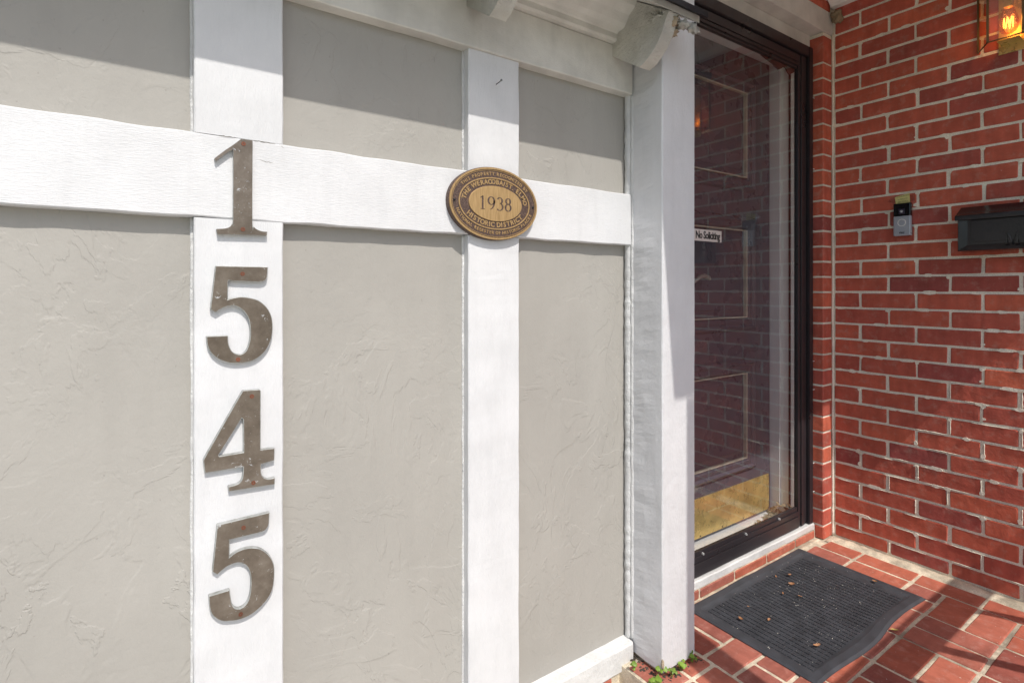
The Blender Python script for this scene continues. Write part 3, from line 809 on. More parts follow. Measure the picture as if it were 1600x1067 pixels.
def ring_text(s, a_, bb, t_mid, span, size, top, bold, nm):
    bm = bmesh.new(); n_ = len(s)
    # arc-length parametrisation
    N = 400; t0 = t_mid - span / 2; ts = [t0 + span * i / N for i in range(N + 1)]
    L = [0]
    for i in range(N): L.append(L[-1] + math.hypot(a_ * (math.cos(ts[i + 1]) - math.cos(ts[i])), bb * (math.sin(ts[i + 1]) - math.sin(ts[i]))))
    wts = [0.55 if c_ in ' .I/' else 1.25 if c_ in 'WM' else 1.0 for c_ in s]; tot = sum(wts); acc = 0
    for c_, wt in zip(s, wts):
        q = (acc + wt / 2) / tot * L[-1]; acc += wt
        i = min(N - 1, next(k for k in range(N + 1) if L[k] >= q)); t = ts[i]
        if top: t = 2 * t_mid - t
        if c_ == ' ': continue
        x, z = PX + a_ * math.cos(t), PZ + bb * math.sin(t)
        nx, nz = math.cos(t) / a_, math.sin(t) / bb
        ang = math.atan2(nz, nx) - math.pi / 2 if top else math.atan2(nz, nx) + math.pi / 2
        me = text_mesh(c_, size, .0007, bold)
        me.transform(Matrix.Translation((x, YQ - .0004, z)) @ Matrix.Rotation(R(90), 4, 'X') @ Matrix.Rotation(ang, 4, 'Z'))
        bm.from_mesh(me); bpy.data.meshes.remove(me)
    me = bpy.data.meshes.new(nm); bm.to_mesh(me); bm.free(); me.materials.append(M['gold'])
    obj(nm, me, plq)
ring_text('THIS PROPERTY RECOGNIZED BY', PA - .0165, PB - .0165, R(90), R(118), .0105, True, .00022, 'raised_lettering')
ring_text('NATIONAL REGISTER OF HISTORIC PLACES', PA - .0170, PB - .0170, R(270), R(150), .0100, False, .00022, 'raised_lettering')
ring_text('THE WERACOBA/ST. ELMO', PA - .0375, PB - .0350, R(90), R(172), .0150, True, .00045, 'raised_lettering')
ring_text('HISTORIC DISTRICT', PA - .0370, PB - .0355, R(270), R(122), .0160, False, .00045, 'raised_lettering')
for sx in (-1, 1):
    lump('rivet', (PX + sx * (PA - .014), YQ - .001, PZ + .000), (.0030, .0022, .0030), M['darkmetal'], plq, 2, 2, .05)
# 1938 engraved numerals drawn as varied-width strokes
def stroke(bm, pts, wfn, cx, cz, s, d0, d1):
    n_ = len(pts); Lf = []; Rt = []
    for i, p in enumerate(pts):
        a_ = pts[max(0, i - 1)]; b_ = pts[min(n_ - 1, i + 1)]
        tx, tz = b_[0] - a_[0], b_[1] - a_[1]; l_ = math.hypot(tx, tz) or 1; tx /= l_; tz /= l_
        w_ = wfn(i / (n_ - 1), tx, tz) / 2
        Lf.append((cx + s * (p[0] - tz * w_), cz + s * (p[1] + tx * w_))); Rt.append((cx + s * (p[0] + tz * w_), cz + s * (p[1] - tx * w_)))
    for i in range(n_ - 1):
        prism_bm(bm, [Lf[i], Lf[i + 1], Rt[i + 1], Rt[i]], FY, d0, d1)
thick = lambda t, tx, tz: 0.045 + 0.115 * abs(tz) ** 1.5
def arc(cx, cz, a_, b_, t0, t1, n=18): return [(cx + a_ * math.cos(R(t0 + (t1 - t0) * i / (n - 1))), cz + b_ * math.sin(R(t0 + (t1 - t0) * i / (n - 1)))) for i in range(n)]
bm = bmesh.new(); S_ = .0300; y0_, y1_ = YQ - .0026, YQ - .0018
def g(cx): return PX + cx
cs = [-.036, -.0125, .0115, .0345]
stroke(bm, [(0, -.5), (0, .5)], lambda t, a_, b_: .15, g(cs[0]), PZ, S_, y0_, y1_)
stroke(bm, [(-.20, -.49), (.20, -.49)], lambda t, a_, b_: .04, g(cs[0]), PZ, S_, y0_, y1_)
stroke(bm, [(-.20, .36), (-.06, .42), (.03, .50)], lambda t, a_, b_: .06, g(cs[0]), PZ, S_, y0_, y1_)
stroke(bm, arc(0, .19, .27, .30, 0, 360, 30), thick, g(cs[1]), PZ, S_, y0_, y1_)
stroke(bm, arc(-.22, .12, .49, .62, 8, -75, 16), lambda t, a_, b_: .15 * (1 - t) + .04, g(cs[1]), PZ, S_, y0_, y1_)
stroke(bm, arc(-.02, .26, .22, .23, 155, -80, 20), thick, g(cs[2]), PZ, S_, y0_, y1_)
stroke(bm, arc(-.04, -.22, .29, .28, 80, -140, 22), thick, g(cs[2]), PZ, S_, y0_, y1_)
stroke(bm, arc(0, .27, .20, .22, 0, 360, 28), thick, g(cs[3]), PZ, S_, y0_, y1_)
stroke(bm, arc(0, -.23, .25, .27, 0, 360, 30), thick, g(cs[3]), PZ, S_, y0_, y1_)
bm_obj('engraved_date', bm, M['darkbronze'], plq)

# nail
nl = thing('nail', (0.693, YF, 1.534), 'bent grey nail sticking out of the white board above the oval plaque', 'nail')
bm = bmesh.new(); tube_bm(bm, [(0.693, YF + .004, 1.532), (0.690, 1.048, 1.531), (0.686, 1.034, 1.530)], .0011, 8); bm_obj('nail_shank', bm, M['nail'], nl)
bm = bmesh.new(); tube_bm(bm, [(0.6862, 1.0345, 1.530), (0.6858, 1.0330, 1.530)], .0026, 10); bm_obj('nail_head', bm, M['nail'], nl)

# ------------------------------------------------------------------ door surround
YS_ = 1.150
sur = thing('door_surround', (1.85, 1.2, 0.03), 'white painted timber jamb, header beam and threshold round the doorway', 'door frame')
board('header_beam', 1.2975, 2.424, YPF, 1.34, 2.1225, 2.215, M['white_frieze'], sur, amp=.001)
board('head_trim', 1.2975, 2.339, YS_ + .004, 1.30, 2.064, 2.122, M['white_frieze'], sur)
box('jamb_post', 2.236, 2.339, 1.168, 1.42, 0.058, 2.062, M['ceiling'], sur, .002)
box('jamb_post', 1.2975, 1.37, 1.14, 1.42, 0.058, 2.062, M['white_v'], sur, .002)
box('jamb_head', 1.3705, 2.2355, 1.168, 1.42, 2.010, 2.062, M['white_h'], sur, .002)
box('threshold', 1.3705, 2.2355, 1.172, 1.275, 0.0585, 0.092, M['white_h'], sur, .003)
box('weatherstrip', 2.2290, 2.2355, 1.180, 1.186, 0.10, 2.0, M['darkmetal'], sur)
box('weatherstrip', 2.2290, 2.2355, 1.225, 1.268, 0.10, 2.0, M['white_v'], sur)
# brick above the header
for i in range(5):
    x0_ = 2.42 - (i + 1) * .2
    me = brick_mesh(.19, .045, .012, i + 90, M['brick']); obj('brick', me, bwall, (x0_ + .1, YPF + .006, 2.243), (0, 0, 0))
box('mortar', 1.30, 2.427, YPF + .012, 1.34, 2.2155, 2.42, M['mortar'], bwall)

# ------------------------------------------------------------------ main door
YM = 1.262
door = thing('entry_door', (1.80, YM, 0.095), 'dark maroon panelled front door with brass kick plate, seen through the storm door', 'door')
DX0, DX1 = 1.375, 2.224
box('door_slab', DX0, DX1, YM + .004, YM + .045, 0.097, 2.006, M['maroon'], door, .002)
def panel(z0, z1):
    xa, xb = 1.545, 2.035
    o = (xa - .075, xb + .075, z0 - .055, z1 + .055)
    prof = [(0.0, .000), (.010, -.010), (.022, -.015), (.036, -.009), (.044, -.011), (.060, -.013), (.070, -.009), (.075, .009)]
    bm = bmesh.new(); rings = []
    for t, dy in prof:
        f_ = t / .075
        rings.append([bm.verts.new(p) for p in ((o[0] + t, YM + .003 + dy, o[2] + t * .733), (o[1] - t, YM + .003 + dy, o[2] + t * .733), (o[1] - t, YM + .003 + dy, o[3] - t * .733), (o[0] + t, YM + .003 + dy, o[3] - t * .733))])
    for a_, b_ in zip(rings[:-1], rings[1:]):
        for i in range(4): bm.faces.new((a_[i], a_[(i + 1) % 4], b_[(i + 1) % 4], b_[i]))
    bm_obj('panel_moulding', bm, M['maroon'], door)
    bm = bmesh.new(); rings = []
    for t, dy in ((0, .009), (.004, .008), (.030, .001), (.034, -.002)):
        rings.append([bm.verts.new(p) for p in ((xa + t, YM + dy, z0 + t), (xb - t, YM + dy, z0 + t), (xb - t, YM + dy, z1 - t), (xa + t, YM + dy, z1 - t))])
    for a_, b_ in zip(rings[:-1], rings[1:]):
        for i in range(4): bm.faces.new((a_[i], a_[(i + 1) % 4], b_[(i + 1) % 4], b_[i]))
    bm.faces.new(rings[-1]); bm_obj('raised_panel', bm, M['maroon'], door)
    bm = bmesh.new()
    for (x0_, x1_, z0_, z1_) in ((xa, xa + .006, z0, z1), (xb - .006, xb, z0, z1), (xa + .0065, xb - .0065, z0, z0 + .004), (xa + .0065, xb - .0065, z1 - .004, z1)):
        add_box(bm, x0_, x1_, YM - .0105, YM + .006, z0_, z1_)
    bm_obj('panel_bead', bm, M['bead'], door)  # thin pale tan strip round each panel edge
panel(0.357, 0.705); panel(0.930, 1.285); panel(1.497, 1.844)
kp = box('kick_plate', 1.39, 2.212, YM - .0006, YM + .006, 0.107, 0.256, M['brass'], door, .0006)
for x in (1.60, 1.74, 1.88, 2.02, 2.205):
    for z in (0.113, 0.249):
        if x < 2.1 and z > .2: continue
        lump('screw', (x, YM - .001, z), (.003, .0015, .003), M['darkmetal'], kp, 1, 2, .05)
bm = bmesh.new(); hp = [(1.60, 1.215, 1.066), (1.63, 1.205, 1.074), (1.655, 1.203, 1.090), (1.685, 1.203, 1.094), (1.712, 1.205, 1.086), (1.722, 1.208, 1.080)]
tube_bm(bm, hp, [.008, .007, .007, .008, .008, .004], 10); tube_bm(bm, [(1.60, 1.215, 1.066), (1.60, YM, 1.066)], .008, 10)
bm_obj('handle', bm, M['handle'] if 'handle' in M else M['silver'], door, True)

# ------------------------------------------------------------------ storm door
storm = thing('storm_door', (1.84, YS_, 0.058), 'black full-glass storm door at the head of the brick step', 'door')
bm = bmesh.new()
add_box(bm, 2.304, 2.3365, YS_ - .012, YS_ + .017, 0.0585, 2.0615); add_box(bm, 1.2975, 1.345, YS_ - .012, YS_ + .017, 0.0585, 2.0615)
add_box(bm, 1.3455, 2.3035, YS_ - .012, YS_ + .017, 2.018, 2.0615)
bmesh.ops.bevel(bm, geom=bm.edges[:], offset=.0025, segments=2, affect='EDGES')
bm_obj('outer_frame', bm, M['black'], storm)
def stepped(name, x0, x1, z0, z1, vertical, flip=False):
    bm = bmesh.new()
    if vertical:
        w_ = x1 - x0; cuts = [(0, .30, .004), (.33, .62, 0), (.65, 1.0, .003)] if not flip else [(0, .35, .003), (.38, .67, 0), (.70, 1, .004)]
        for a_, b_, dy in cuts: add_box(bm, x0 + w_ * a_, x0 + w_ * b_, YS_ - .004 + dy, YS_ + .016, z0, z1)
        add_box(bm, x0 + .002, x1 - .002, YS_ + .003, YS_ + .014, z0 + .001, z1 - .001)
    else:
        h_ = z1 - z0
        for a_, b_, dy in [(0, .55, 0), (.57, .80, .003), (.82, 1.0, .0075)]: add_box(bm, x0, x1, YS_ - .004 + dy, YS_ + .016, z0 + h_ * a_, z0 + h_ * b_)
        add_box(bm, x0 + .001, x1 - .001, YS_ + .004, YS_ + .014, z0 + .002, z1 - .002)
    bmesh.ops.bevel(bm, geom=bm.edges[:], offset=.0008, segments=1, affect='EDGES')
    return bm_obj(name, bm, M['black'], storm)
stepped('door_stile', 2.236, 2.300, 0.062, 2.014, True)
stepped('door_stile', 1.350, 1.410, 0.062, 2.014, True, True)
stepped('bottom_rail', 1.4105, 2.2355, 0.062, 0.143, False)
o = stepped('top_rail', 1.4105, 2.2355, -2.014, -1.957, False)
for v_ in o.data.vertices: v_.co.z = -v_.co.z
o.data.flip_normals()
bm = bmesh.new()
bm.faces.new([bm.verts.new(p) for p in ((1.412, YS_ + .008, .141), (2.235, YS_ + .008, .141), (2.235, YS_ + .008, 1.959), (1.412, YS_ + .008, 1.959))])
bm_obj('glass_pane', bm, M['glass'], storm)
prism('torn_gasket', [(1.985, 1.957), (2.235, 1.957), (2.233, 1.946), (2.205, 1.932), (2.196, 1.926), (2.175, 1.938), (2.168, 1.946), (2.150, 1.950), (2.130, 1.936), (2.112, 1.928), (2.07, 1.941)], FY, YS_ + .012, YS_ + .018, M['black'], storm)
for x, z in ((1.60, .128), (1.86, .128), (2.09, .128)):
    box('rail_clip', x - .0012, x + .0012, YS_ - .0045, YS_ + .004, z, z + .007, M['ring'], storm)
for z in (0.19, .31, .62, .74, 1.55, 1.85, 1.16, 1.29):
    box('frame_clip', 2.332, 2.345, YS_ - .0135, YS_ - .0125, z, z + .003, M['ring'], storm)
# debris between the doors
for i in range(14):
    rnd = random.Random(i)
    x = 2.05 + rnd.random() * .18; 
    pass
bm = bmesh.new(); rnd = random.Random(5)
for i in range(46):
    x = 2.225 - abs(rnd.gauss(0, .075)); y = 1.178 + rnd.random() * .05; z = .10 + rnd.random() * .055 * max(0.1, 1 - (2.225 - x) / .2)
    mm = Matrix.Translation((x, y, z)) @ Matrix.Rotation(rnd.uniform(0, 6), 4, (rnd.random(), rnd.random(), 1)) @ Matrix.Diagonal((.014, .010, .003, 1))
    bmesh.ops.create_icosphere(bm, subdivisions=1, radius=1, matrix=mm)
tag(bm_obj('leaf_debris', bm, M['mud']), 'heap of brown dead leaf bits behind the storm door glass at its lower right corner', 'debris', kind='stuff')
# sticker
st = thing('no_soliciting_sticker', (1.60, YS_ + .006, 1.215), 'pale sticker reading No Soliciting on the storm door glass', 'sticker')
box('label', 1.470, 1.716, YS_ + .0055, YS_ + .0070, 1.213, 1.2535, M['sticker'], st)
me = text_mesh('No Soliciting', .036, .0003, .0009, 'RIGHT', 0.92)
me.transform(Matrix.Translation((1.706, YS_ + .0050, 1.2330)) @ Matrix.Rotation(R(90), 4, 'X') @ Matrix.Diagonal((.82, 1, 1, 1)))
me.materials.append(M['ink']); obj('lettering', me, st)

# ------------------------------------------------------------------ porch roof, beam, column, railing (out of the frame, they shade the porch)
tag(box('porch_ceiling', 1.10, XW + .2, -0.10, 1.34, 2.262, 2.30, M['ceiling']), kind='structure')
bm = bmesh.new(); cmz = [(2.424, 2.236), (2.374, 2.262), (2.424, 2.262)]
prism('ceiling_moulding', [(2.4235, 2.232), (2.400, 2.236), (2.372, 2.2615), (2.4235, 2.2615)], lambda a_, b_, d: (a_, d, b_), -0.05, 1.098, M['ceiling'], None)
bpy.data.objects['ceiling_moulding']['kind'] = 'structure'
pr = thing('porch_roof_frame', (1.8, -0.05, 2.04), 'white beam, rake board and corner bracket that carry the porch roof', 'porch beam')
box('rake_board', 1.078, 1.15, -0.05, 1.12, 2.04, 2.32, M['white_h'], pr, .002)
box('front_beam', 1.078, XW, -0.11, -0.052, 2.118, 2.30, M['white_h'], pr, .002)
prism('corner_bracket', [(2.266, 2.117), (XW, 2.117), (XW, 1.745), (2.37, 1.747), (2.308, 1.765), (2.270, 1.86)], FY, -.11, -.052, M['white_h'], pr)
box('roof_sheet', 1.078, XW + .25, -0.12, 2.0, 2.345, 2.36, M['shingle'], pr)
pc = thing('porch_column', (1.215, -.11, 0), 'square white column at the open front corner of the porch', 'column')
box('column_shaft', 1.132, 1.252, -0.17, -0.05, 0.0, 2.04, M['white_v'], pc, .003)
rl = thing('porch_railing', (1.85, -.07, 0), 'white railing with slanted bars across the front of the porch', 'railing')
box('top_rail', 1.253, XW, -.09, -.05, .851, .954, M['white_h'], rl, .004)
box('bottom_rail', 1.253, XW, -.09, -.05, .08, .14, M['white_h'], rl, .004)
for x_ in (1.857, 2.182):
    z_t, z_b = .852, .14
    xt = x_ - (z_t - .79) / 2; xb = x_ + (.79 - z_b) * .50
    if xb > XW: xb = XW - .02; z_b = .79 - (xb - x_) / .5
    prism('slanted_bar', [(xt - .014, z_t), (xt + .014, z_t), (xb + .014, z_b), (xb - .014, z_b)], FY, -.085, -.055, M['white_v'], rl)
box('shade_panel', 1.253, 1.64, -.085, -.055, .42, .8505, M['white_v'], rl, .002)  # solid panel added out of view to shade the floor beside the bars

# ------------------------------------------------------------------ doormat
mat_ = thing('doormat', (1.82, 0.905, 0.0), 'dark grey rubber doormat with ribbed grid and wavy border on the brick porch floor', 'doormat')
X0, X1, Y0, Y1 = 1.468, 2.176, 0.695, 1.118
def matz(x, y):
    e = 0.0
    t = (x - X0) / (X1 - X0)
    e += .006 * math.exp(-((t - .62) / .10) ** 2) * max(0, (Y0 + .10 - y) / .10)
    e += .009 * math.exp(-((t - .42) / .09) ** 2) * max(0, (y - (Y1 - .12)) / .12)
    return e
bm = bmesh.new(); NX, NY = 96, 58
def mat_xy(i, j):
    t, s_ = i / NX, j / NY
    x = X0 + (X1 - X0) * t; y = Y0 + (Y1 - Y0) * s_
    wy = .007 * math.sin(t * 9.0 + 1.0) * (1 - s_) ** 3 - .006 * math.exp(-((t - .42) / .09) ** 2) * s_ ** 3
    return x, y + wy
grid = []
for j in range(NY + 1):
    row = []
    for i in range(NX + 1):
        x, y = mat_xy(i, j)
        ed = min(x - X0, X1 - x, (j / NY) * (Y1 - Y0), (1 - j / NY) * (Y1 - Y0))
        if ed < .004: h = .003 + ed * .75
        elif ed < .034: h = .0080
        elif ed < .038: h = .0080 - (ed - .034) * .9
        else: h = .0045
        row.append(bm.verts.new((x, y, h + matz(x, y))))
    grid.append(row)
for j in range(NY):
    for i in range(NX): bm.faces.new((grid[j][i], grid[j][i + 1], grid[j + 1][i + 1], grid[j + 1][i]))
# skirt to the floor
per = [grid[0][i] for i in range(NX + 1)] + [grid[j][NX] for j in range(1, NY + 1)] + [grid[NY][i] for i in range(NX - 1, -1, -1)] + [grid[j][0] for j in range(NY - 1, 0, -1)]
low = [bm.verts.new((v_.co.x, v_.co.y, max(.0012, v_.co.z - .004))) for v_ in per]
for i in range(len(per)):
    j = (i + 1) % len(per); bm.faces.new((per[i], low[i], low[j], per[j]))
bm_obj('mat_base', bm, M['rubber'], mat_)
bm = bmesh.new(); cw, chh = .0190, .0185
nx = int((X1 - X0 - .082) / cw); ny = int((Y1 - Y0 - .082) / chh)
for i in range(nx):
    for j in range(ny):
        bx = X0 + .041 + i * cw; by = Y0 + .041 + j * chh
        for q in range(3):
            x0_ = bx + .0008; x1_ = bx + cw - .0046; y0_2 = by + .0006 + q * .0052; y1_2 = y0_2 + .0038
            z0_ = .004 + matz(bx, by); z1_ = z0_ + .0030
            vv = [bm.verts.new(p) for p in ((x0_, y0_2, z0_), (x1_, y0_2, z0_), (x1_, y1_2, z0_), (x0_, y1_2, z0_), (x0_, y0_2, z1_), (x1_, y0_2, z1_), (x1_, y1_2, z1_), (x0_, y1_2, z1_))]
            for f in ((4, 5, 6, 7), (0, 1, 5, 4), (1, 2, 6, 5), (2, 3, 7, 6), (3, 0, 4, 7)): bm.faces.new([vv[k] for k in f])
o = bm_obj('rubber_rib', bm, M['rubber'], mat_); o['kind'] = 'stuff'

# leaves and flecks
def leaf(c_, L, Wd, ang, mat, curl=.35, seed=0):
    rnd = random.Random(seed); n_ = 8; verts = []; faces = []
    for i in range(n_ + 1):
        t = i / n_; w_ = Wd * math.sin(math.pi * min(1, t * 1.0) ** .8) * (1 + .25 * rnd.uniform(-1, 1)) / 2
        x = (t - .5) * L; z = curl * L * (t - .5) ** 2 * 2.2
        for s_ in (-1, 0, 1): verts.append((x, s_ * w_, z + abs(s_) * w_ * .7 + .0015))
    for i in range(n_):
        for k in range(2):
            a_ = i * 3 + k; faces.append((a_, a_ + 1, a_ + 4, a_ + 3))
    me = mesh_from('dry_leaf', verts, faces, mat)
    o = obj('dry_leaf', me, None, c_, (rnd.uniform(-.3, .3), rnd.uniform(-.2, .2), ang))
    return o
LV = [((1.931, 1.024), .024, .014, 'reddish curled dry leaf near the back edge of the doormat'),
      ((1.878, .988), .028, .016, 'broad brown dry leaf in the far half of the doormat'),
      ((1.796, .974), .018, .007, 'thin brown dry leaf sliver left of the mat centre'),
      ((1.825, .932), .020, .013, 'orange notched dry leaf at the middle of the doormat'),
      ((1.550, .975), .024, .014, 'tan curled dry leaf near the left end of the doormat'),
      ((1.618, .922), .018, .010, 'small pale dry leaf near the left side of the mat grid'),
      ((1.631, .999), .010, .006, 'tiny brown leaf crumb near the mat\'s left back corner'),
      ((1.881, 1.046), .018, .008, 'narrow brown dry leaf beside the mat\'s wavy back border'),
      ((1.614, .777), .030, .015, 'long brown dry leaf in the front left part of the doormat'),
      ((2.137, .828), .026, .014, 'brown dry leaf lying on the right border of the doormat')]
for i, (p, L, Wd, lb) in enumerate(LV):
    o = leaf((p[0], p[1], .010 + matz(*p)), L * .8, Wd * .75, i * 1.9, M['wood_leaf'], .4, i); tag(o, lb, 'leaf', 'dry leaves on and by the doormat')
o = leaf((1.895, .682, .003), .034, .010, -.4, M['pale_leaf'], .15, 30); tag(o, 'pale yellow leaf on the bricks against the front edge of the doormat', 'leaf', 'dry leaves on and by the doormat')
bm = bmesh.new(); rnd = random.Random(11)
for i in range(230):
    if i < 180:
        if rnd.random() < .35: x, y = rnd.gauss(1.88, .09), rnd.gauss(.93, .06)
        else: x, y = rnd.uniform(X0 + .02, X1 - .02), rnd.uniform(Y0 + .02, Y1 - .02)
        z = .0088 + matz(x, y)
        if not (X0 < x < X1 and Y0 < y < Y1): continue
    else:
        x, y = rnd.uniform(1.2, 2.38), rnd.uniform(.45, 1.1); z = .001
        if X0 - .02 < x < X1 + .02 and Y0 - .02 < y < Y1 + .02: continue
    r_ = rnd.choice([.0004, .0005, .0006, .0008, .0011])
    mm = Matrix.Translation((x, y, z)) @ Matrix.Rotation(rnd.uniform(0, 6), 4, 'Z') @ Matrix.Diagonal((r_ * rnd.uniform(1, 3), r_, r_ * .6, 1))
    bmesh.ops.create_icosphere(bm, subdivisions=1, radius=1, matrix=mm)
tag(bm_obj('pale_flecks', bm, M['speck']), 'scatter of tiny pale grit and petals over doormat and floor bricks', 'debris', kind='stuff')

# ------------------------------------------------------------------ clover at the post foot
def weed(cx, cy, n_, spread, label, seed, rad=.0066):
    rnd = random.Random(seed)
    t = thing('weed', (cx, cy, 0), label, 'weed', 'little green weeds at the foot of the white post')
    for i in range(n_):
        a_ = rnd.uniform(0, 6.28); r_ = spread * rnd.random() ** .6
        x, y, z = cx + r_ * math.cos(a_) * 1.3, cy + r_ * math.sin(a_) * .6, rnd.uniform(.006, .026)
        bm = bmesh.new(); R_ = rad * rnd.uniform(.6, 1.2); c0 = bm.verts.new((0, 0, 0)); ring = []
        for k in range(10):
            th = 2 * math.pi * k / 10; rr_ = R_ * (1 - .25 * (k == 0)); ring.append(bm.verts.new((rr_ * math.cos(th), rr_ * math.sin(th), .0020 * math.cos(2 * th) + .0012)))
        for k in range(10): bm.faces.new((c0, ring[k], ring[(k + 1) % 10]))
        bmesh.ops.transform(bm, matrix=Matrix.Translation((x, y, z)) @ Matrix.Rotation(rnd.uniform(.1, .9), 4, (rnd.uniform(-1, 1), rnd.uniform(-1, .2), 0)), verts=bm.verts)
        bm_obj('leaf', bm, M['green'], t, True)
    bm = bmesh.new()
    for i in range(5): tube_bm(bm, [(cx, cy, -.003), (cx + rnd.uniform(-1, 1) * spread * .6, cy + rnd.uniform(-1, 1) * spread * .4, .014)], .0007, 5)
    bm_obj('stem', bm, M['green'], t)
bm = bmesh.new(); rnd = random.Random(8)
for i in range(110):
    x, y = rnd.choice([(rnd.uniform(1.11, 1.31), .948 + rnd.gauss(0, .007)), (1.145 + rnd.gauss(0, .008), rnd.uniform(.95, 1.06))])
    r_ = rnd.uniform(.0012, .0045)
    bmesh.ops.create_icosphere(bm, subdivisions=1, radius=1, matrix=Matrix.Translation((x, y, -.001)) @ Matrix.Rotation(rnd.uniform(0, 6), 4, 'Z') @ Matrix.Diagonal((r_ * 1.4, r_, r_ * .7, 1)))
tag(bm_obj('soil', bm, M['soil']), 'dark crumbs of soil gathered at the foot of the white post', 'soil', kind='stuff')
weed(1.135, .955, 16, .026, 'bright green clover clump left of the white post foot', 1)
weed(1.180, .945, 5, .012, 'small green weed under the front left corner of the white post', 2)
weed(1.222, .949, 7, .014, 'row of round green leaves at the middle of the post front foot', 3)
weed(1.275, .950, 7, .012, 'green weed at the right end of the white post foot', 4)
weed(1.118, 1.02, 4, .008, 'yellowish weed in the gap between sill and post', 5, .006)

# ------------------------------------------------------------------ video doorbell
bell = thing('video_doorbell', (XW, .838, 1.25), 'black and silver video doorbell on the brick wall left of the mailbox', 'doorbell')
bx0, by0, by1 = 2.399, .811, .868
box('mount', bx0 + .006, XW, by0 + .002, by1 - .002, 1.252, 1.372, M['gloss_black'], bell, .003)
box('top_cover', bx0, bx0 + .018, by0, by1, 1.3262, 1.375, M['gloss_black'], bell, .004)
box('faceplate', bx0, bx0 + .018, by0, by1, 1.25, 1.326, M['silver'], bell, .004)
box('camera_window', bx0 - .0012, bx0 + .002, .830, .850, 1.333, 1.353, M['lens'], bell, .0008)
bm = bmesh.new(); ring_bm(bm, ell(.840, 1.343, .0050, .0050, 20), ell(.840, 1.343, .0032, .0032, 20), FX, bx0 - .0024, bx0); bm_obj('camera_lens', bm, M['silver'], bell)
lump('lens_dot', (bx0 - .0015, .840, 1.343), (.0018, .0022, .0022), M['ring'], bell, 1, 2, .02)
bm = bmesh.new(); ring_bm(bm, ell(.8395, 1.300, .0140, .0140, 32), ell(.8395, 1.300, .0115, .0115, 32), FX, bx0 - .0012, bx0 + .002); bm_obj('button_ring', bm, M['ring'], bell)
prism('button', ell(.8395, 1.300, .0108, .0108, 28), FX, bx0 - .0008, bx0 + .002, M['silver'], bell, .0004)
me = text_mesh('ring', .011, .0002, .0002)
me.transform(Matrix.Translation((bx0 - .0003, .8395, 1.262)) @ Matrix.Rotation(R(-90), 4, 'Z') @ Matrix.Rotation(R(90), 4, 'X')); me.materials.append(M['mailbox'])
obj('lettering', me, bell)
nt_ = thing('taped_note', (XW - .003, .844, 1.376), 'small yellow handwritten note taped above the doorbell', 'note')
prism('paper', [(.870, 1.403), (.822, 1.413), (.819, 1.372), (.866, 1.372)], FX, XW - .0045, XW - .0035, M['note'], nt_)
bm = bmesh.new(); rnd = random.Random(4)
for rr_ in range(3):
    z = 1.401 - rr_ * .0105; y = .862 - .002 * rr_
    while y > .827:
        h = .0045
        pts = [(XW - .0050, y - .0012 * k + rnd.uniform(-.0006, .0006), z + (h * rnd.uniform(.1, 1) if k % 2 else -h * .1)+(.862-y)*.12) for k in range(5)]
        tube_bm(bm, pts, .00042, 4); y -= .0068
bm_obj('handwriting', bm, M['ink'], nt_)
prism('clear_tape', [(.895, 1.388), (.872, 1.407), (.805, 1.405), (.806, 1.382), (.87, 1.376)], FX, XW - .0034, XW - .0029, M['glass'], nt_)

# ------------------------------------------------------------------ mailbox
mb = thing('mailbox', (XW, .47, 1.1775), 'black metal wall mailbox with a sloping lid on the brick wall right of the doorbell', 'mailbox')
ym0, ym1 = .652, .285
xf = 2.338
box('box_body', xf + .010, XW - .002, ym1, ym0, 1.1775, 1.296, M['mailbox'], mb, .002)
# framed front with bevelled recess
bm = bmesh.new(); rings = []
def rect(i_, dx): return [bm.verts.new(p) for p in ((xf + dx, ym0 - i_, 1.1775 + i_ * .8), (xf + dx, ym1 + i_, 1.1775 + i_ * .8), (xf + dx, ym1 + i_, 1.291 - i_ * .35), (xf + dx, ym0 - i_, 1.291 - i_ * .35))]
for i_, dx in ((0, .012), (0, .002), (.003, -.002), (.026, .006), (.034, .006)): rings.append(rect(i_, dx))
for a_, b_ in zip(rings[:-1], rings[1:]):
    for i in range(4): bm.faces.new((a_[i], a_[(i + 1) % 4], b_[(i + 1) % 4], b_[i]))
bm.faces.new(rings[-1]); bm_obj('front_bevel', bm, M['mailbox'], mb)
# raised inner panel outline with scooped lower corners
yl, yr_, zb_, zt_ = .617, .320, 1.207, 1.280
pl = [(yl, zt_), (yl, zb_ + .010), (yl - .004, zb_ + .009), (yl - .009, zb_ + .005), (yl - .010, zb_), (yr_ + .010, zb_), (yr_ + .009, zb_ + .005), (yr_ + .004, zb_ + .009), (yr_, zb_ + .010), (yr_, zt_)]
prism('front_panel', pl, FX, xf + .0015, xf + .011, M['mailbox'], mb, .0012)
prism('lid', [(XW - .001, 1.335), (XW - .03, 1.334), (2.345, 1.306), (2.334, 1.301), (2.330, 1.296), (2.330, 1.283), (2.333, 1.283), (2.335, 1.292), (XW - .001, 1.2965)], lambda a_, b_, d: (a_, d, b_), ym1 - .006, ym0 + .006, M['mailbox'], mb, .0015)
def letter(polys, y0__, z0__, s):
    bm = bmesh.new()
    for pl_ in polys: prism_bm(bm, [(y0__ - p[0] * s, z0__ + p[1] * s) for p in pl_], FX, xf - .0022, xf + .0018)
    o = bm_obj('letter', bm, M['mailbox'], mb); md = o.modifiers.new('bevel', 'BEVEL'); md.width = .0006; md.segments = 1
s_ = .036
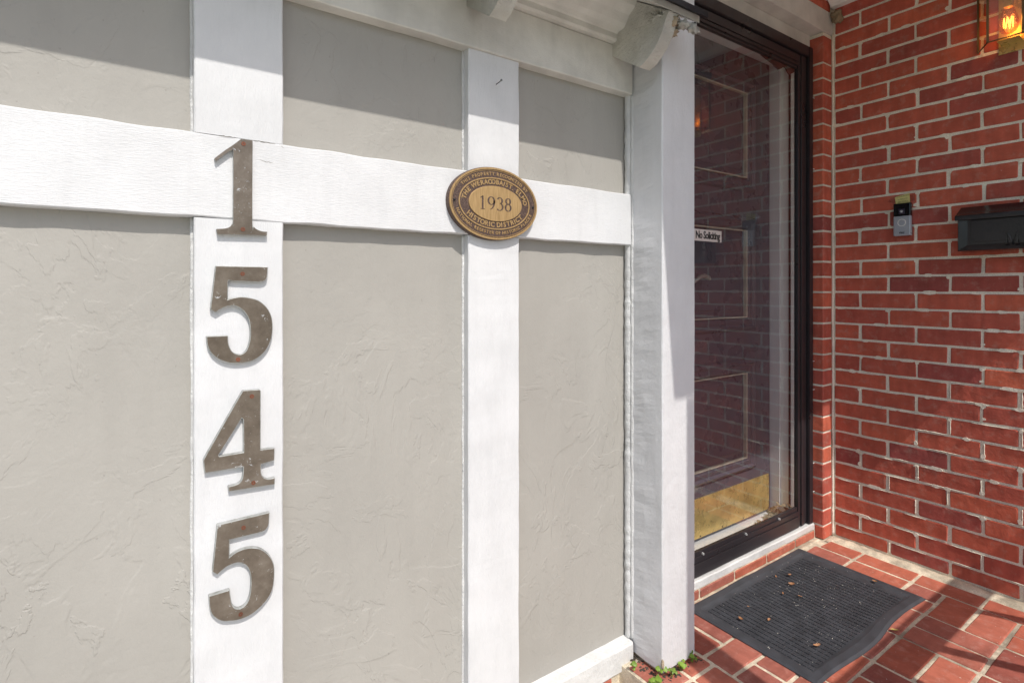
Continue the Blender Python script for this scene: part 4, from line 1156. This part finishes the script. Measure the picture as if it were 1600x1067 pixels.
letter([[(0, 0), (.3, 0), (.3, .06), (0, .06)], [(.11, .06), (.17, .06), (.17, .94), (.11, .94)], [(0, .94), (.26, .94), (.26, 1), (0, 1)],
        [(.14, .94), (.28, .94), (.55, .18), (.50, .02)], [(.50, .02), (.55, .18), (.84, .98), (.80, .98)], [(.78, .06), (.92, .06), (.92, .94), (.78, .94)],
        [(.68, 0), (1.02, 0), (1.02, .06), (.68, .06)], [(.78, .94), (1.02, .94), (1.02, 1), (.78, 1)]], .528, 1.195, s_)
letter([[(0, 0), (.28, 0), (.28, .06), (0, .06)], [(.11, .06), (.17, .06), (.45, 1), (.40, .92)], [(.36, 1), (.50, 1), (.84, .06), (.68, .06)], [(.58, 0), (.96, 0), (.96, .06), (.58, .06)], [(.25, .34), (.62, .34), (.62, .40), (.25, .40)]], .482, 1.195, s_)
letter([[(0, 0), (.36, 0), (.36, .06), (0, .06)], [(.11, .06), (.25, .06), (.25, .94), (.11, .94)], [(0, .94), (.36, .94), (.36, 1), (0, 1)]], .438, 1.195, s_)
letter([[(0, 0), (.68, 0), (.72, .28), (.66, .28), (.60, .06), (0, .06)], [(.11, .06), (.25, .06), (.25, .94), (.11, .94)], [(0, .94), (.38, .94), (.38, 1), (0, 1)]], .418, 1.195, s_)

# ------------------------------------------------------------------ wall lantern
lan = thing('wall_lantern', (XW, .528, 1.848), 'glass and brass wall lantern with a lit amber bulb above the mailbox', 'lantern')
Z0, Z1 = 1.874, 2.130
A = [(XW - .004, .617), (2.341, .572), (2.341, .484), (XW - .004, .439)]
Bt = [(XW - .004, .560), (2.372, .548), (2.372, .508), (XW - .004, .496)]; ZB = 1.848
bm = bmesh.new()
for i, (x, y) in enumerate(A):
    tube_bm(bm, [(x, y, Z0), (x, y, Z1)], .0042, 4)
for i in range(3):
    for z in (Z0, Z1): tube_bm(bm, [(*A[i], z), (*A[i + 1], z)], .0028, 4)
bm_obj('frame', bm, M['lanternmetal'], lan)
for i in range(3):
    bm = bmesh.new(); bm.faces.new([bm.verts.new(p) for p in ((*A[i], Z0 + .002), (*A[i + 1], Z0 + .002), (*A[i + 1], Z1), (*A[i], Z1))]); bm_obj('glass_pane', bm, M['amber'], lan)
box('back_plate', XW - .006, XW - .001, .494, .562, 1.846, 2.12, M['brass'], lan, .001)
box('bottom_plate', 2.372, XW - .004, .500, .556, 1.8775, 1.880, M['brass'], lan, .0005)
prism('lantern_roof', [(A[0][0], A[0][1] + .012), (2.331, .578), (2.331, .478), (A[3][0], A[3][1] - .012)], lambda a_, b_, d: (a_, b_, d), Z1, Z1 + .03, M['darkmetal'], lan)
box('socket', 2.370, 2.394, .516, .540, 1.985, 2.13, M['brass'], lan, .003)
prof = [(0.0, 1.898), (.010, 1.899), (.019, 1.905), (.0255, 1.918), (.027, 1.932), (.024, 1.950), (.018, 1.968), (.0135, 1.985)]
bm = bmesh.new(); rings = []
for r_, z in prof: rings.append([bm.verts.new((2.382 + max(r_, .0002) * math.cos(2 * math.pi * k / 24), .528 + max(r_, .0002) * math.sin(2 * math.pi * k / 24), z)) for k in range(24)])
for a_, b_ in zip(rings[:-1], rings[1:]):
    for k in range(24): bm.faces.new((a_[k], a_[(k + 1) % 24], b_[(k + 1) % 24], b_[k]))
bulb = bm_obj('bulb', bm, M['bulb'], lan, True)
bm = bmesh.new(); pts = []
for i in range(61):
    t = i / 60; a_ = t * math.pi * 2; zz_ = .5 - .5 * math.cos(t * math.pi * 2 * 7); pts.append((2.382 + .012 * math.cos(a_), .528 + .012 * math.sin(a_), 1.918 + zz_ * .034))
tube_bm(bm, pts, .0009, 5); f_ = bm_obj('filament', bm, M['filament'], bulb)
ld = bpy.data.lights.new('bulb_light', 'POINT'); ld.energy = 0.30; ld.color = (1, .55, .2); ld.shadow_soft_size = .012
lo_ = bpy.data.objects.new('bulb_light', ld); lo_.location = (2.366, .528, 1.935); link(lo_, lan)

# mud nest in the ceiling corner
t = lump('mud_nest', (2.405, 1.075, 2.188), (.022, .020, .026), M['mud'], None, 3, 4, .5, 1.5)
tag(t, 'rough tan mud wasp nest in the corner under the porch ceiling', 'wasp nest')

# ------------------------------------------------------------------ garden behind the camera (seen only in reflections)
def shrub(x, y, r_, h, label, seed):
    rnd = random.Random(seed); t = thing('garden_shrub', (x, y, -.36), label, 'shrub', 'shrubs along the far side of the lawn')
    verts = []; faces = []
    for i in range(1500):
        v_ = Vector((rnd.gauss(0, 1), rnd.gauss(0, 1), rnd.gauss(0, 1))).normalized() * (.55 + .45 * rnd.random())
        c_ = Vector((x + v_.x * r_, y + v_.y * r_, -.3 + h / 2 + v_.z * h / 2)); s_ = rnd.uniform(.05, .1)
        u = Vector((rnd.gauss(0, 1), rnd.gauss(0, 1), rnd.gauss(0, 1))).normalized(); w_ = u.cross(Vector((0, 0, 1))).normalized()
        k = len(verts); verts += [c_ - u * s_, c_ + w_ * s_ * .5, c_ + u * s_, c_ - w_ * s_ * .5]; faces.append((k, k + 1, k + 2, k + 3))
    obj('foliage', mesh_from('foliage', verts, faces, M['hedge']), t)
    bm = bmesh.new(); tube_bm(bm, [(x, y, -.36), (x, y, -.36 + h * .5)], .05, 6); bm_obj('stem', bm, M['wood'], t)
for i in range(5):
    shrub(-9 + i * 5.2, -19 - (i % 3), 1.7 + .2 * (i % 2), 2.4 + .5 * (i % 3), ['broad low shrub at the left end of the far lawn', 'tall rounded shrub second from the left beyond the lawn', 'tallest shrub in the middle beyond the lawn', 'low shrub right of the middle beyond the lawn', 'tall shrub at the right end beyond the driveway'][i], i)
